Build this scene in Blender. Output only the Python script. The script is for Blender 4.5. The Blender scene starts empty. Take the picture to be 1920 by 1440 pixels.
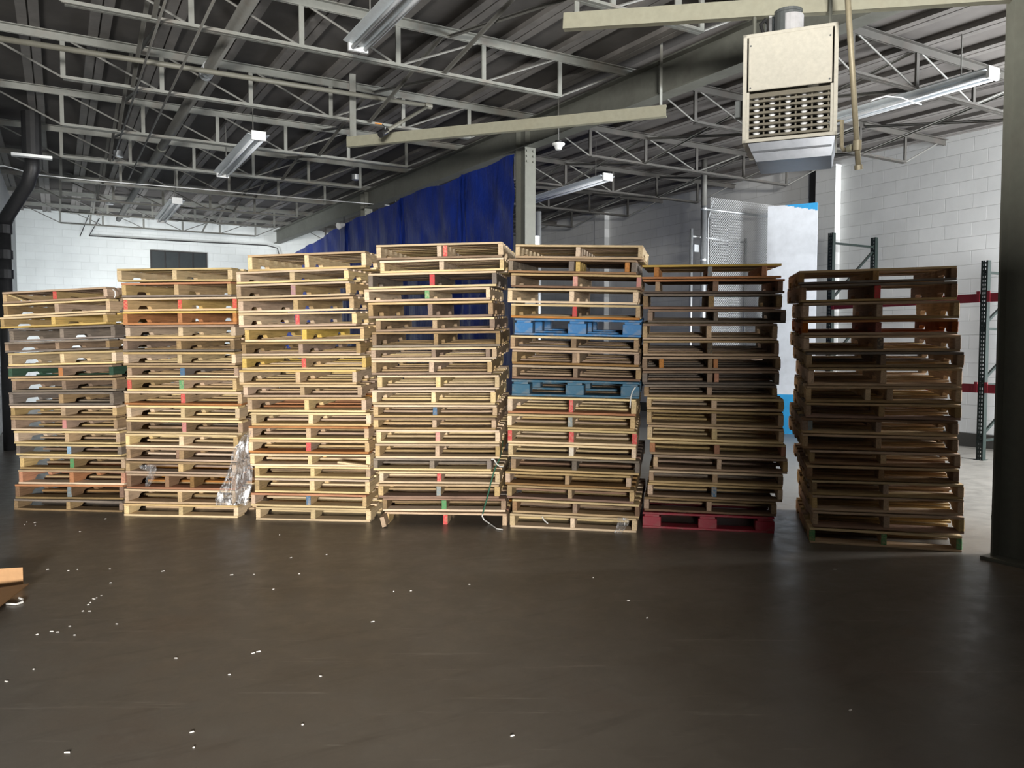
import bpy, bmesh, math, random
from mathutils import Vector, Matrix, noise

random.seed(7)
C = bpy.context.scene.collection
V = Vector
PI = math.pi

# ------------------------------------------------------------------ camera
F = 1470.0; EYE = 1.456
PITCH = math.atan(70.0 / F)
cam_d = bpy.data.cameras.new('camera'); cam = bpy.data.objects.new('camera', cam_d); C.objects.link(cam)
cam_d.sensor_width = 36.0; cam_d.lens = F / 1920 * 36; cam_d.clip_end = 200; cam_d.clip_start = 0.05
cam.location = (0, 0, EYE); cam.rotation_euler = (PI / 2 - PITCH, 0, 0)
bpy.context.scene.camera = cam
RC = cam.rotation_euler.to_matrix()

def ray(px, py):
    return RC @ V(((px - 960) / F, -(py - 720) / F, -1.0))
def at(px, py, Y):
    d = ray(px, py); return V((0, 0, EYE)) + d * (Y / d.y)
def on(px, py, p0, n):
    d = ray(px, py); o = V((0, 0, EYE)); n = V(n)
    return o + d * ((V(p0) - o).dot(n) / d.dot(n))
def floor_at(px, py, z=0.0):
    return on(px, py, (0, 0, z), (0, 0, 1))

# ------------------------------------------------------------------ building axes (walls stand 30 degrees off the view)
YAW = math.radians(30.0)
JH = V((math.cos(YAW), math.sin(YAW), 0)); GH = V((-math.sin(YAW), math.cos(YAW), 0)); ZH = V((0, 0, 1))
def B(j, g, z): return JH * j + GH * g + ZH * z
J_RIGHT, J_GIRDER, J_LEFT, G_BACK = 11.46, 5.57, -0.87, 23.35
def chord(g): return EYE + 3.06 + 0.022 * (g - 7.0)      # top of the joists
def deck(g): return chord(g) + 0.05

# ------------------------------------------------------------------ materials
def newmat(name):
    m = bpy.data.materials.new(name); m.use_nodes = True
    nt = m.node_tree; b = nt.nodes['Principled BSDF']
    return m, nt, b
def link(nt, a, b): nt.links.new(a, b)
def ramp(nt, fac, stops):
    r = nt.nodes.new('ShaderNodeValToRGB')
    while len(r.color_ramp.elements) < len(stops): r.color_ramp.elements.new(0.5)
    for e, (p, c) in zip(r.color_ramp.elements, stops):
        e.position = p; e.color = (c[0], c[1], c[2], 1) if not isinstance(c, (int, float)) else (c, c, c, 1)
    link(nt, fac, r.inputs[0]); return r.outputs[0]
def nz(nt, vec, scale, detail=4, rough=0.6):
    n = nt.nodes.new('ShaderNodeTexNoise'); n.inputs['Scale'].default_value = scale
    n.inputs['Detail'].default_value = detail; n.inputs['Roughness'].default_value = rough
    if vec is not None: link(nt, vec, n.inputs['Vector'])
    return n.outputs['Fac']
def mapping(nt, src, scale=(1, 1, 1), rot=(0, 0, 0)):
    m = nt.nodes.new('ShaderNodeMapping'); m.inputs['Scale'].default_value = scale; m.inputs['Rotation'].default_value = rot
    link(nt, src, m.inputs['Vector']); return m.outputs[0]
def mix(nt, fac, a, b, mode='MIX'):
    n = nt.nodes.new('ShaderNodeMix'); n.data_type = 'RGBA'; n.blend_type = mode
    def put(s, v):
        if isinstance(v, (int, float)): s.default_value = v
        elif isinstance(v, (tuple, list)): s.default_value = (v[0], v[1], v[2], 1)
        else: link(nt, v, s)
    put(n.inputs[0], fac); put(n.inputs[6], a); put(n.inputs[7], b)
    return n.outputs[2]
def math_(nt, op, a, b=0.0, clamp=False):
    n = nt.nodes.new('ShaderNodeMath'); n.operation = op; n.use_clamp = clamp
    for s, v in ((n.inputs[0], a), (n.inputs[1], b)):
        if isinstance(v, (int, float)): s.default_value = v
        else: link(nt, v, s)
    return n.outputs[0]
def bump(nt, b, h, strength=0.3, dist=0.01):
    n = nt.nodes.new('ShaderNodeBump'); n.inputs['Strength'].default_value = strength; n.inputs['Distance'].default_value = dist
    link(nt, h, n.inputs['Height']); link(nt, n.outputs[0], b.inputs['Normal'])
def objcoord(nt):
    return nt.nodes.new('ShaderNodeTexCoord').outputs['Object']

def wood(name, base, grey=0.0, wear=0.35):
    """Sawn timber: grain runs along local x, every piece its own shade; obj.color paints the cut end near x=0."""
    m, nt, b = newmat(name)
    oi = nt.nodes.new('ShaderNodeObjectInfo'); co = objcoord(nt)
    off = nt.nodes.new('ShaderNodeVectorMath'); off.operation = 'ADD'
    sc = nt.nodes.new('ShaderNodeVectorMath'); sc.operation = 'SCALE'; sc.inputs[0].default_value = (31, 17, 23)
    link(nt, oi.outputs['Random'], sc.inputs['Scale']); link(nt, co, off.inputs[0]); link(nt, sc.outputs[0], off.inputs[1])
    p = off.outputs[0]
    grain = nz(nt, mapping(nt, p, (1.6, 30, 30)), 3.0, 5, 0.65)
    streak = nz(nt, mapping(nt, p, (0.7, 9, 9)), 2.2, 3, 0.5)
    blot = nz(nt, p, 5.0, 4, 0.6)
    dk = tuple(c * 0.50 for c in base); lt = tuple(min(0.9, c * 1.18) for c in base)
    col = ramp(nt, grain, [(0.25, dk), (0.5, base), (0.8, lt)])
    col = mix(nt, math_(nt, 'MULTIPLY', ramp(nt, streak, [(0.45, 0.0), (0.75, 1.0)]), 0.5), col, tuple(c * 0.62 for c in base))
    grime = ramp(nt, blot, [(0.45, 0.0), (0.78, 1.0)])
    col = mix(nt, math_(nt, 'MULTIPLY', grime, wear), col, tuple(0.45 * c * (1 - grey) + 0.07 * grey for c in base))
    hsv = nt.nodes.new('ShaderNodeHueSaturation'); link(nt, col, hsv.inputs['Color'])
    r2 = math_(nt, 'FRACT', math_(nt, 'MULTIPLY', oi.outputs['Random'], 37.7))
    link(nt, math_(nt, 'ADD', math_(nt, 'MULTIPLY', oi.outputs['Random'], 0.46), 0.76), hsv.inputs['Value'])
    link(nt, math_(nt, 'ADD', math_(nt, 'MULTIPLY', r2, 0.42), 0.80), hsv.inputs['Saturation'])
    link(nt, math_(nt, 'ADD', math_(nt, 'MULTIPLY', r2, 0.024), 0.488), hsv.inputs['Hue'])
    sx = nt.nodes.new('ShaderNodeSeparateXYZ'); link(nt, co, sx.inputs[0])
    edge = math_(nt, 'LESS_THAN', math_(nt, 'ADD', sx.outputs[0], math_(nt, 'MULTIPLY', blot, 0.02)), 0.016)
    brush = ramp(nt, nz(nt, p, 60, 3), [(0.3, 0.35), (0.55, 1.0)])
    mask = math_(nt, 'MULTIPLY', math_(nt, 'MULTIPLY', edge, oi.outputs['Alpha']), brush)
    col = mix(nt, mask, hsv.outputs[0], oi.outputs['Color'])
    link(nt, col, b.inputs['Base Color']); b.inputs['Roughness'].default_value = 0.8
    b.inputs['Specular IOR Level'].default_value = 0.25
    bump(nt, b, grain, 0.25, 0.004)
    return m

def paint(name, col, rough=0.5, wear=(0.3, 0.3, 0.3), amount=0.0, scale=6.0, metal=0.0, b_str=0.1):
    """Painted or bare surface with blotches of wear."""
    m, nt, b = newmat(name); co = objcoord(nt)
    n = nz(nt, co, scale, 5, 0.65)
    f = math_(nt, 'MULTIPLY', ramp(nt, n, [(0.48, 0.0), (0.68, 1.0)]), amount)
    fine = ramp(nt, nz(nt, co, scale * 5, 3), [(0.2, 0.86), (0.8, 1.06)])
    c = mix(nt, f, col, wear); c = mix(nt, 1.0, c, fine, 'MULTIPLY')
    link(nt, c, b.inputs['Base Color']); b.inputs['Roughness'].default_value = rough; b.inputs['Metallic'].default_value = metal
    if b_str: bump(nt, b, n, b_str, 0.004)
    return m

W = {
    'F': wood('fresh_pine', (0.70, 0.545, 0.345), 0, 0.25),
    'T': wood('tan_pine', (0.545, 0.395, 0.24), 0.2, 0.4),
    'Y': wood('golden_pine', (0.60, 0.425, 0.19), 0, 0.3),
    'G': wood('grey_weathered_wood', (0.235, 0.195, 0.16), 0.8, 0.6),
    'W': wood('worn_brown_wood', (0.36, 0.25, 0.155), 0.5, 0.6),
    'B': wood('brown_wood', (0.29, 0.175, 0.10), 0.2, 0.5),
    'O': wood('reddish_wood', (0.46, 0.215, 0.10), 0, 0.35),
    'D': wood('dark_wood', (0.11, 0.08, 0.058), 0.4, 0.6),
    'N': wood('green_stained_wood', (0.045, 0.10, 0.065), 0.2, 0.5),
    'K': wood('red_brown_stringer_wood', (0.30, 0.085, 0.04), 0.1, 0.4),
    'U': paint('blue_pallet_paint', (0.02, 0.17, 0.42), 0.6, (0.34, 0.3, 0.22), 0.55, 9),
    'V': paint('teal_blue_pallet_paint', (0.02, 0.11, 0.19), 0.6, (0.25, 0.22, 0.17), 0.45, 9),
    'R': paint('red_pallet_paint', (0.30, 0.012, 0.03), 0.55, (0.2, 0.12, 0.1), 0.4, 9),
}
PAINT = {'r': (0.60, 0.06, 0.07, .92), 'g': (0.07, 0.30, 0.12, .9), 'b': (0.05, 0.15, 0.28, .92), 'p': (0.62, 0.24, 0.24, 0.85),
         'm': (0.36, 0.20, 0.26, 0.8), 's': (0.20, 0.27, 0.30, 0.85), 'c': (0.27, 0.46, 0.66, 0.9), 'd': (0.06, 0.06, 0.055, 0.9),
         'o': (0.52, 0.20, 0.06, 0.9), 'w': (0.75, 0.7, 0.6, 0.8)}

M_STEEL = paint('grey_green_structural_paint', (0.135, 0.139, 0.115), 0.55, (0.13, 0.12, 0.10), 0.35, 3)
M_GIRDER = paint('dark_grey_green_girder_paint', (0.14, 0.145, 0.125), 0.6, (0.08, 0.075, 0.065), 0.4, 3)
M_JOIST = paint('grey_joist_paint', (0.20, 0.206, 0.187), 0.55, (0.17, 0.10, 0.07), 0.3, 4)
M_ROD = paint('dusty_joist_rod_paint', (0.15, 0.15, 0.138), 0.6, (0.12, 0.1, 0.08), 0.3, 6)
M_CHAN = paint('beige_green_channel_paint', (0.29, 0.285, 0.215), 0.5, (0.25, 0.22, 0.15), 0.25, 4)
M_GALV = paint('galvanised_steel', (0.62, 0.65, 0.67), 0.38, (0.4, 0.42, 0.44), 0.4, 14, 0.75)
M_WIRE = paint('galvanised_wire', (0.80, 0.82, 0.83), 0.45, (0.6, 0.6, 0.6), 0.2, 20, 0.1, 0)
M_PIPE = paint('grey_tan_pipe_paint', (0.14, 0.137, 0.112), 0.55, (0.13, 0.12, 0.09), 0.35, 5)
M_BRASS = paint('aged_gas_pipe', (0.33, 0.29, 0.20), 0.5, (0.2, 0.17, 0.11), 0.4, 10, 0.2)
M_BLACK = paint('black_cast_iron', (0.018, 0.018, 0.019), 0.5, (0.04, 0.04, 0.04), 0.4, 8)
M_RACK = paint('dark_green_rack_enamel', (0.007, 0.014, 0.012), 0.4, (0.02, 0.026, 0.024), 0.3, 12)
M_BEAM = paint('red_rack_beam_enamel', (0.17, 0.012, 0.020), 0.4, (0.12, 0.03, 0.03), 0.3, 8)
M_WHITE = paint('white_enamel', (0.78, 0.80, 0.80), 0.4, (0.6, 0.6, 0.58), 0.2, 6)
M_TUBE = paint('fluorescent_tube_glass', (0.72, 0.76, 0.80), 0.2, (0.6, 0.62, 0.65), 0.1, 6)
M_REFL = paint('light_reflector_enamel', (0.55, 0.60, 0.63), 0.35, (0.4, 0.42, 0.43), 0.2, 6)
M_HEAT = paint('ivory_heater_enamel', (0.50, 0.48, 0.41), 0.42, (0.6, 0.56, 0.46), 0.25, 7)
M_LOUV = paint('bronze_louvre', (0.16, 0.145, 0.11), 0.45, (0.1, 0.09, 0.06), 0.3, 9, 0.3)
M_DARK = paint('dark_heater_inside', (0.012, 0.012, 0.012), 0.7, (0.02, 0.02, 0.02), 0.2, 9)
M_CHROME = paint('polished_steel', (0.72, 0.74, 0.76), 0.18, (0.6, 0.6, 0.6), 0.2, 5, 1.0, 0.05)
M_LABEL = paint('grey_label', (0.45, 0.45, 0.46), 0.5)
M_ALU = paint('bright_aluminium_tube', (0.85, 0.86, 0.86), 0.3, (0.6, 0.6, 0.6), 0.3, 9, 0.0)
M_TRAY = paint('dull_polished_steel', (0.23, 0.245, 0.27), 0.3, (0.3, 0.31, 0.33), 0.4, 5, 0.9, 0.05)
M_MOTOR = paint('grey_motor', (0.10, 0.11, 0.11), 0.5, (0.06, 0.06, 0.06), 0.2, 8)
M_CARD = paint('brown_cardboard', (0.46, 0.26, 0.12), 0.75, (0.36, 0.2, 0.09), 0.4, 5)
M_CARD2 = paint('kraft_cardboard', (0.30, 0.16, 0.065), 0.75, (0.24, 0.13, 0.05), 0.4, 5)
M_STRAP = paint('green_strapping', (0.03, 0.13, 0.08), 0.4, (0.05, 0.1, 0.07), 0.3, 8)
M_WSTRAP = paint('white_strapping', (0.75, 0.75, 0.72), 0.4, (0.6, 0.6, 0.57), 0.3, 8)
M_ORANGE = paint('orange_handle', (0.62, 0.26, 0.05), 0.4)
M_BOARD = paint('white_panel_skin', (0.60, 0.63, 0.67), 0.5, (0.57, 0.6, 0.64), 0.15, 1.5)
M_CYAN = paint('sky_blue_foam', (0.025, 0.27, 0.55), 0.5, (0.05, 0.4, 0.7), 0.2, 3)
M_BASE = paint('dark_base_paint', (0.045, 0.043, 0.038), 0.6, (0.07, 0.065, 0.055), 0.4, 4)
M_WIN = paint('dark_window_blind', (0.022, 0.03, 0.033), 0.4, (0.04, 0.05, 0.05), 0.3, 3)
M_SCRAP = paint('white_scrap', (0.62, 0.60, 0.56), 0.6)
M_RED = paint('red_oxide_primer', (0.20, 0.05, 0.04), 0.6)

def m_floor():
    m, nt, b = newmat('worn_concrete_floor')
    geo = nt.nodes.new('ShaderNodeNewGeometry').outputs['Position']
    rot = mapping(nt, geo, (1, 1, 1), (0, 0, -YAW))
    n1 = nz(nt, geo, 0.9, 6, 0.6); n2 = nz(nt, geo, 6.0, 6, 0.7); n3 = nz(nt, mapping(nt, rot, (0.5, 3.0, 1)), 3.0, 5, 0.65)
    c = ramp(nt, n1, [(0.3, (0.105, 0.090, 0.073)), (0.55, (0.140, 0.123, 0.102)), (0.75, (0.128, 0.100, 0.080))])
    c = mix(nt, ramp(nt, n2, [(0.55, 0.0), (0.8, 0.55)]), c, (0.19, 0.17, 0.14))
    c = mix(nt, ramp(nt, n3, [(0.25, 0.6), (0.45, 0.0)]), c, (0.075, 0.064, 0.053))
    scr = nz(nt, mapping(nt, geo, (0.35, 5.5, 1), (0, 0, 0.25)), 2.6, 6, 0.75)
    c = mix(nt, ramp(nt, scr, [(0.60, 0.0), (0.66, 0.5), (0.70, 0.1)]), c, (0.25, 0.225, 0.19))
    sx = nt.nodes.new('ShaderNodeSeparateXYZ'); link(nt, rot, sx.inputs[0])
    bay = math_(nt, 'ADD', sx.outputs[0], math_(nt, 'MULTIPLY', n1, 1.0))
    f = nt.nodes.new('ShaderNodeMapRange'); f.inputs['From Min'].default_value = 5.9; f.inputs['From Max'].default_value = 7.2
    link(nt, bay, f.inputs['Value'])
    plain = ramp(nt, n2, [(0.3, (0.17, 0.16, 0.143)), (0.6, (0.25, 0.237, 0.212))])  # right-bay floor light partly painted in: colour lightens past the girder line
    c = mix(nt, f.outputs[0], c, plain)
    link(nt, c, b.inputs['Base Color'])
    link(nt, ramp(nt, n2, [(0.3, 0.30), (0.7, 0.48)]), b.inputs['Roughness'])
    b.inputs['Specular IOR Level'].default_value = 0.45
    bump(nt, b, n2, 0.12, 0.01)
    return m
def m_block(name, col, rough=0.55, lines=0.72):
    """Painted concrete block, local x along the wall and z up."""
    m, nt, b = newmat(name); co = objcoord(nt)
    sx = nt.nodes.new('ShaderNodeSeparateXYZ'); link(nt, co, sx.inputs[0])
    cx = nt.nodes.new('ShaderNodeCombineXYZ'); link(nt, sx.outputs[0], cx.inputs[0]); link(nt, sx.outputs[2], cx.inputs[1])
    br = nt.nodes.new('ShaderNodeTexBrick'); link(nt, cx.outputs[0], br.inputs['Vector'])
    br.inputs['Scale'].default_value = 1.0; br.inputs['Brick Width'].default_value = 0.4064; br.inputs['Row Height'].default_value = 0.2032
    br.inputs['Mortar Size'].default_value = 0.0045; br.inputs['Mortar Smooth'].default_value = 0.6; br.inputs['Bias'].default_value = 0
    br.inputs['Color1'].default_value = (*col, 1); br.inputs['Color2'].default_value = (*[c * 0.95 for c in col], 1)
    br.inputs['Mortar'].default_value = (*[c * lines for c in col], 1)
    n = nz(nt, co, 1.3, 5, 0.6)
    c = mix(nt, 1.0, br.outputs['Color'], ramp(nt, n, [(0.3, 0.9), (0.7, 1.04)]), 'MULTIPLY')
    link(nt, c, b.inputs['Base Color']); b.inputs['Roughness'].default_value = rough
    bump(nt, b, math_(nt, 'SUBTRACT', math_(nt, 'MULTIPLY', nz(nt, co, 40, 3), 0.15), br.outputs['Fac']), 0.5, 0.008)
    return m
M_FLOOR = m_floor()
M_WALLW = m_block('white_painted_block', (0.74, 0.78, 0.77), 0.5, 0.86)
M_WALLR = m_block('pale_grey_painted_block', (0.66, 0.67, 0.66), 0.5, 0.74)
M_WALLL = m_block('grey_painted_block', (0.42, 0.44, 0.44), 0.6, 0.8)
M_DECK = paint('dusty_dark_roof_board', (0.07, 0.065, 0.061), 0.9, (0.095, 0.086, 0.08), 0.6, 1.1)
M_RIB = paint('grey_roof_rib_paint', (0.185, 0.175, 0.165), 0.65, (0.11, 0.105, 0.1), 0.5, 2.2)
M_DECKR = paint('lit_dusty_roof_board', (0.135, 0.125, 0.117), 0.85, (0.10, 0.09, 0.083), 0.6, 1.1)  # right-bay copy: bounce light painted in as a lighter board colour
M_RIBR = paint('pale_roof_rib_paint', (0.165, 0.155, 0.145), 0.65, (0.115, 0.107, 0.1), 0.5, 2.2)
M_JOISTR = paint('shaded_joist_paint', (0.055, 0.052, 0.046), 0.6, (0.09, 0.07, 0.06), 0.35, 4)  # right-bay copy: shade painted in as a darker joist colour
M_PRIME = m_block('light_blocker_block', (0.2, 0.19, 0.18), 0.8, 0.8)  # skin of the two added, unseen blocker walls

def m_tarp():
    m, nt, b = newmat('blue_polyethylene_tarp'); co = objcoord(nt)
    n = nz(nt, co, 2.5, 5, 0.6); w = nz(nt, mapping(nt, co, (1.5, 1.5, 0.35)), 5, 5, 0.7)
    link(nt, ramp(nt, n, [(0.3, (0.006, 0.020, 0.16)), (0.7, (0.010, 0.034, 0.27))]), b.inputs['Base Color'])
    b.inputs['Roughness'].default_value = 0.42; b.inputs['Specular IOR Level'].default_value = 0.3
    bump(nt, b, w, 0.55, 0.05)
    return m
M_TARP = m_tarp()
def m_film():
    m, nt, b = newmat('clear_stretch_film'); co = objcoord(nt)
    w = nz(nt, mapping(nt, co, (6, 6, 1.7)), 3.0, 4, 0.6)
    b.inputs['Base Color'].default_value = (0.93, 0.94, 0.96, 1); b.inputs['Roughness'].default_value = 0.16
    b.inputs['Specular IOR Level'].default_value = 1.0
    bump(nt, b, w, 1.0, 0.08)
    t = nt.nodes.new('ShaderNodeBsdfTransparent'); mx = nt.nodes.new('ShaderNodeMixShader')
    link(nt, ramp(nt, w, [(0.36, 0.55), (0.44, 0.16), (0.53, 0.22), (0.60, 1.0)]), mx.inputs[0])
    link(nt, t.outputs[0], mx.inputs[1]); link(nt, b.outputs[0], mx.inputs[2])
    link(nt, mx.outputs[0], nt.nodes['Material Output'].inputs['Surface'])
    return m
M_FILM = m_film()

# ------------------------------------------------------------------ mesh helpers
class MB:
    """Collects shapes in world coordinates and links them as ONE mesh object."""
    def __init__(self): self.bm = bmesh.new()
    def hexa(self, p):                       # p: 8 points, bottom ring then top ring
        v = [self.bm.verts.new(q) for q in p]
        for f in ((3, 2, 1, 0), (4, 5, 6, 7), (0, 1, 5, 4), (1, 2, 6, 5), (2, 3, 7, 6), (3, 0, 4, 7)):
            self.bm.faces.new([v[i] for i in f])
        return self
    def box(self, c, ax, ay, az, sx, sy, sz):   # centre, three axes, full sizes
        c = V(c); x = V(ax).normalized() * sx / 2; y = V(ay).normalized() * sy / 2; z = V(az).normalized() * sz / 2
        return self.hexa([c - x - y - z, c + x - y - z, c + x + y - z, c - x + y - z, c - x - y + z, c + x - y + z, c + x + y + z, c - x + y + z])
    def bar(self, a, b, w, h, up=None):      # square bar from a to b
        a = V(a); b = V(b); d = b - a; up = V(up) if up is not None else (ZH if abs(d.normalized().z) < 0.95 else JH)
        s = d.cross(up).normalized(); u = s.cross(d).normalized()
        return self.box((a + b) / 2, d, s, u, d.length, w, h)
    def tube(self, pts, r, n=8, caps=True):
        pts = [V(p) for p in pts]; rings = []
        prev = None
        for i, p in enumerate(pts):
            d = (pts[min(i + 1, len(pts) - 1)] - pts[max(i - 1, 0)]).normalized()
            if prev is None:
                s = d.cross(ZH if abs(d.z) < 0.9 else V((1, 0, 0))).normalized()
            else:
                s = (prev - d * prev.dot(d)).normalized()
            prev = s; u = d.cross(s)
            rr = r[i] if isinstance(r, (list, tuple)) else r
            rings.append([self.bm.verts.new(p + s * rr * math.cos(2 * PI * k / n) + u * rr * math.sin(2 * PI * k / n)) for k in range(n)])
        for a, b in zip(rings, rings[1:]):
            for k in range(n): self.bm.faces.new((a[k], a[(k + 1) % n], b[(k + 1) % n], b[k]))
        if caps:
            self.bm.faces.new(rings[0][::-1]); self.bm.faces.new(rings[-1])
        return self
    def grid(self, rows):
        vs = [[self.bm.verts.new(p) for p in r] for r in rows]
        for a, b in zip(vs, vs[1:]):
            for k in range(len(a) - 1): self.bm.faces.new((a[k], a[k + 1], b[k + 1], b[k]))
        return self
    def build(self, name, mat, parent=None, origin=None, smooth=False, bevel=0.0):
        bm = self.bm
        bmesh.ops.recalc_face_normals(bm, faces=bm.faces)
        if bevel: bmesh.ops.bevel(bm, geom=list(bm.edges), offset=bevel, segments=1, affect='EDGES', profile=0.5)
        if origin is None:
            lo = V([min(v.co[i] for v in bm.verts) for i in range(3)]); hi = V([max(v.co[i] for v in bm.verts) for i in range(3)])
            origin = V(((lo.x + hi.x) / 2, (lo.y + hi.y) / 2, lo.z))
        origin = V(origin)
        bmesh.ops.translate(bm, vec=-origin, verts=bm.verts)
        me = bpy.data.meshes.new(name); bm.to_mesh(me); bm.free()
        me.materials.append(mat)
        if smooth:
            for p in me.polygons: p.use_smooth = True
        o = bpy.data.objects.new(name, me); C.objects.link(o)
        if parent is not None:
            o.parent = parent; o['_'] = 0; del o['_']
            o.location = origin - world_loc(parent)
        else: o.location = origin
        return o
def world_loc(o):
    p = V(o.location)
    return p + (world_loc(o.parent) if o.parent is not None else V((0, 0, 0)))
def tag(o, label=None, cat=None, group=None, kind=None):
    if label: o['label'] = label
    if cat: o['category'] = cat
    if group: o['group'] = group
    if kind: o['kind'] = kind
    return o
def empty(name, loc, label=None, cat=None, group=None):
    o = bpy.data.objects.new(name, None); C.objects.link(o); o.location = loc; o.empty_display_size = 0.1
    return tag(o, label, cat, group)
ORD = ['top', 'second', 'third', 'fourth', 'fifth', 'sixth', 'seventh', 'eighth', 'ninth', 'tenth', 'eleventh', 'twelfth', 'thirteenth',
       'fourteenth', 'fifteenth', 'sixteenth', 'seventeenth', 'eighteenth', 'nineteenth', 'twentieth']

# ------------------------------------------------------------------ setting
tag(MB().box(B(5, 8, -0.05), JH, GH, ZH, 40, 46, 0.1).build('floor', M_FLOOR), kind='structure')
def wall(name, a, b, z0, z1a, z1b, mat, t=0.2, side=1):
    """A wall from a to b (plan), tops z1a and z1b; local x runs along it."""
    a = V(a); b = V(b); d = (b - a); L = d.length; x = d.normalized(); y = ZH.cross(x) * t * side
    bm = bmesh.new(); pts = []
    for q, zt in ((0, z1a), (L, z1b)):
        pts.append((q, zt))
    P = [(0, 0, z0), (L, 0, z0), (L, t * side, z0), (0, t * side, z0), (0, 0, z1a), (L, 0, z1b), (L, t * side, z1b), (0, t * side, z1a)]
    v = [bm.verts.new(p) for p in P]
    for f in ((3, 2, 1, 0), (4, 5, 6, 7), (0, 1, 5, 4), (1, 2, 6, 5), (2, 3, 7, 6), (3, 0, 4, 7)): bm.faces.new([v[i] for i in f])
    bmesh.ops.recalc_face_normals(bm, faces=bm.faces)
    me = bpy.data.meshes.new(name); bm.to_mesh(me); bm.free(); me.materials.append(mat)
    o = bpy.data.objects.new(name, me); C.objects.link(o)
    o.location = a; o.rotation_euler = (0, 0, math.atan2(x.y, x.x))
    return tag(o, kind='structure')
G0 = -4.0
wall('wall_right', B(J_RIGHT, G0, 0), B(J_RIGHT, G_BACK, 0), 0, deck(G0), deck(G_BACK), M_WALLR, 0.2, -1)
wall('wall_back', B(J_LEFT - 0.2, G_BACK, 0), B(J_RIGHT + 0.2, G_BACK, 0), 0, deck(G_BACK), deck(G_BACK), M_WALLW, 0.2, 1)
wall('wall_left', B(J_LEFT, 8.3, 0), B(J_LEFT, G_BACK, 0), 0, deck(8.3), deck(G_BACK), M_WALLL, 0.2, 1)
wall('wall_bay_light_blocker', B(J_GIRDER + 0.12, -3.5, 0), B(J_GIRDER + 0.12, 2.95, 0), 0, deck(-3.5) - 0.45, deck(2.95) - 0.45, M_PRIME, 0.12, -1)  # unseen bay wall added to keep right-bay daylight off the last stack
wall('wall_light_blocker', V((0.56, -1.7, 0)), V((6.2, -1.7, 0)), 0, 1.95, 1.95, M_PRIME, 0.12, -1)  # unseen low wall added behind camera to shade the right-hand stacks and floor
tag(MB().box(B(J_RIGHT - 0.01, (G0 + G_BACK) / 2, 0.1), GH, JH, ZH, G_BACK - G0, 0.02, 0.2).build('baseboard_right', M_BASE), kind='structure')
for i, g in enumerate((2.5, 8.98, 15.4, 21.8)):
    o = wall('trim_%d' % (i + 1), B(J_RIGHT - 0.14, g - 0.2, 0), B(J_RIGHT - 0.14, g + 0.2, 0), 0, deck(g) - 0.1, deck(g) - 0.1, M_WALLR, 0.139, -1)
# window in the back wall
wroot = empty('window_1', B(1.9, G_BACK, 3.35)); tag(wroot, kind='structure')
wa = on(282, 470, B(0, G_BACK, 0), GH); wb = on(386, 473, B(0, G_BACK, 0), GH)
wj0, wj1, wz1 = wa.dot(JH), wb.dot(JH), wa.z; wz0 = wz1 - 0.95
wroot.location = B((wj0 + wj1) / 2, G_BACK - 0.03, wz0)
MB().box(B((wj0 + wj1) / 2, G_BACK - 0.02, (wz0 + wz1) / 2), JH, GH, ZH, wj1 - wj0, 0.03, wz1 - wz0).build('window_pane', M_WIN, wroot)
fr = MB()
for k in range(5):
    j = wj0 + (wj1 - wj0) * k / 4
    fr.box(B(j, G_BACK - 0.045, (wz0 + wz1) / 2), JH, GH, ZH, 0.03, 0.03, wz1 - wz0)
for z in (wz0, wz1): fr.box(B((wj0 + wj1) / 2, G_BACK - 0.045, z), JH, GH, ZH, wj1 - wj0 + 0.03, 0.03, 0.03)
fr.build('window_frame', M_BLACK, wroot)
# roof: boards above, ribs below
def roof(J0, J1, mat):
    cl = MB()
    cl.hexa([B(J0, -4.5, deck(-4.5)), B(J1, -4.5, deck(-4.5)), B(J1, G_BACK + 0.3, deck(G_BACK + .3)), B(J0, G_BACK + 0.3, deck(G_BACK + .3)),
             B(J0, -4.5, deck(-4.5) + .1), B(J1, -4.5, deck(-4.5) + .1), B(J1, G_BACK + 0.3, deck(G_BACK + .3) + .1), B(J0, G_BACK + 0.3, deck(G_BACK + .3) + .1)])
    return tag(cl.build('ceiling', mat), kind='structure')
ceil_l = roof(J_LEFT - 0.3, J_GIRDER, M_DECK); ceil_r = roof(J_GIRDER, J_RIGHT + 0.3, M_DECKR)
jj = J_GIRDER - 0.35 - 0.6 * 10
while jj < J_RIGHT:
    r = MB()
    for s in (-0.05, 0.05):
        a, b_ = B(jj + s, -4.0, deck(-4.0) - 0.025), B(jj + s, G_BACK, deck(G_BACK) - 0.025)
        r.bar(a, b_, 0.085, 0.05)
    r.bar(B(jj, -4.0, deck(-4.0) - 0.012), B(jj, G_BACK, deck(G_BACK) - 0.012), 0.03, 0.02)
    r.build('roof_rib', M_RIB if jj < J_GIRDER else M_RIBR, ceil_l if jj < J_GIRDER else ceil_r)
    jj += 0.6

# ------------------------------------------------------------------ girder and columns
gr = empty('roof_girder', B(J_GIRDER, 9, chord(9) - 0.42), 'deep dark steel girder crossing above the blue tarp', 'girder')
def gz(g): return chord(g) - 0.065
w_ = MB(); dpt = 0.36
for (w, z0, z1) in ((0.014, -dpt + .015, -.015),):
    w_.hexa([B(J_GIRDER - w / 2, -3, gz(-3) + z0), B(J_GIRDER + w / 2, -3, gz(-3) + z0), B(J_GIRDER + w / 2, G_BACK, gz(G_BACK) + z0), B(J_GIRDER - w / 2, G_BACK, gz(G_BACK) + z0),
             B(J_GIRDER - w / 2, -3, gz(-3) + z1), B(J_GIRDER + w / 2, -3, gz(-3) + z1), B(J_GIRDER + w / 2, G_BACK, gz(G_BACK) + z1), B(J_GIRDER - w / 2, G_BACK, gz(G_BACK) + z1)])
w_.build('web', M_GIRDER, gr)
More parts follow.
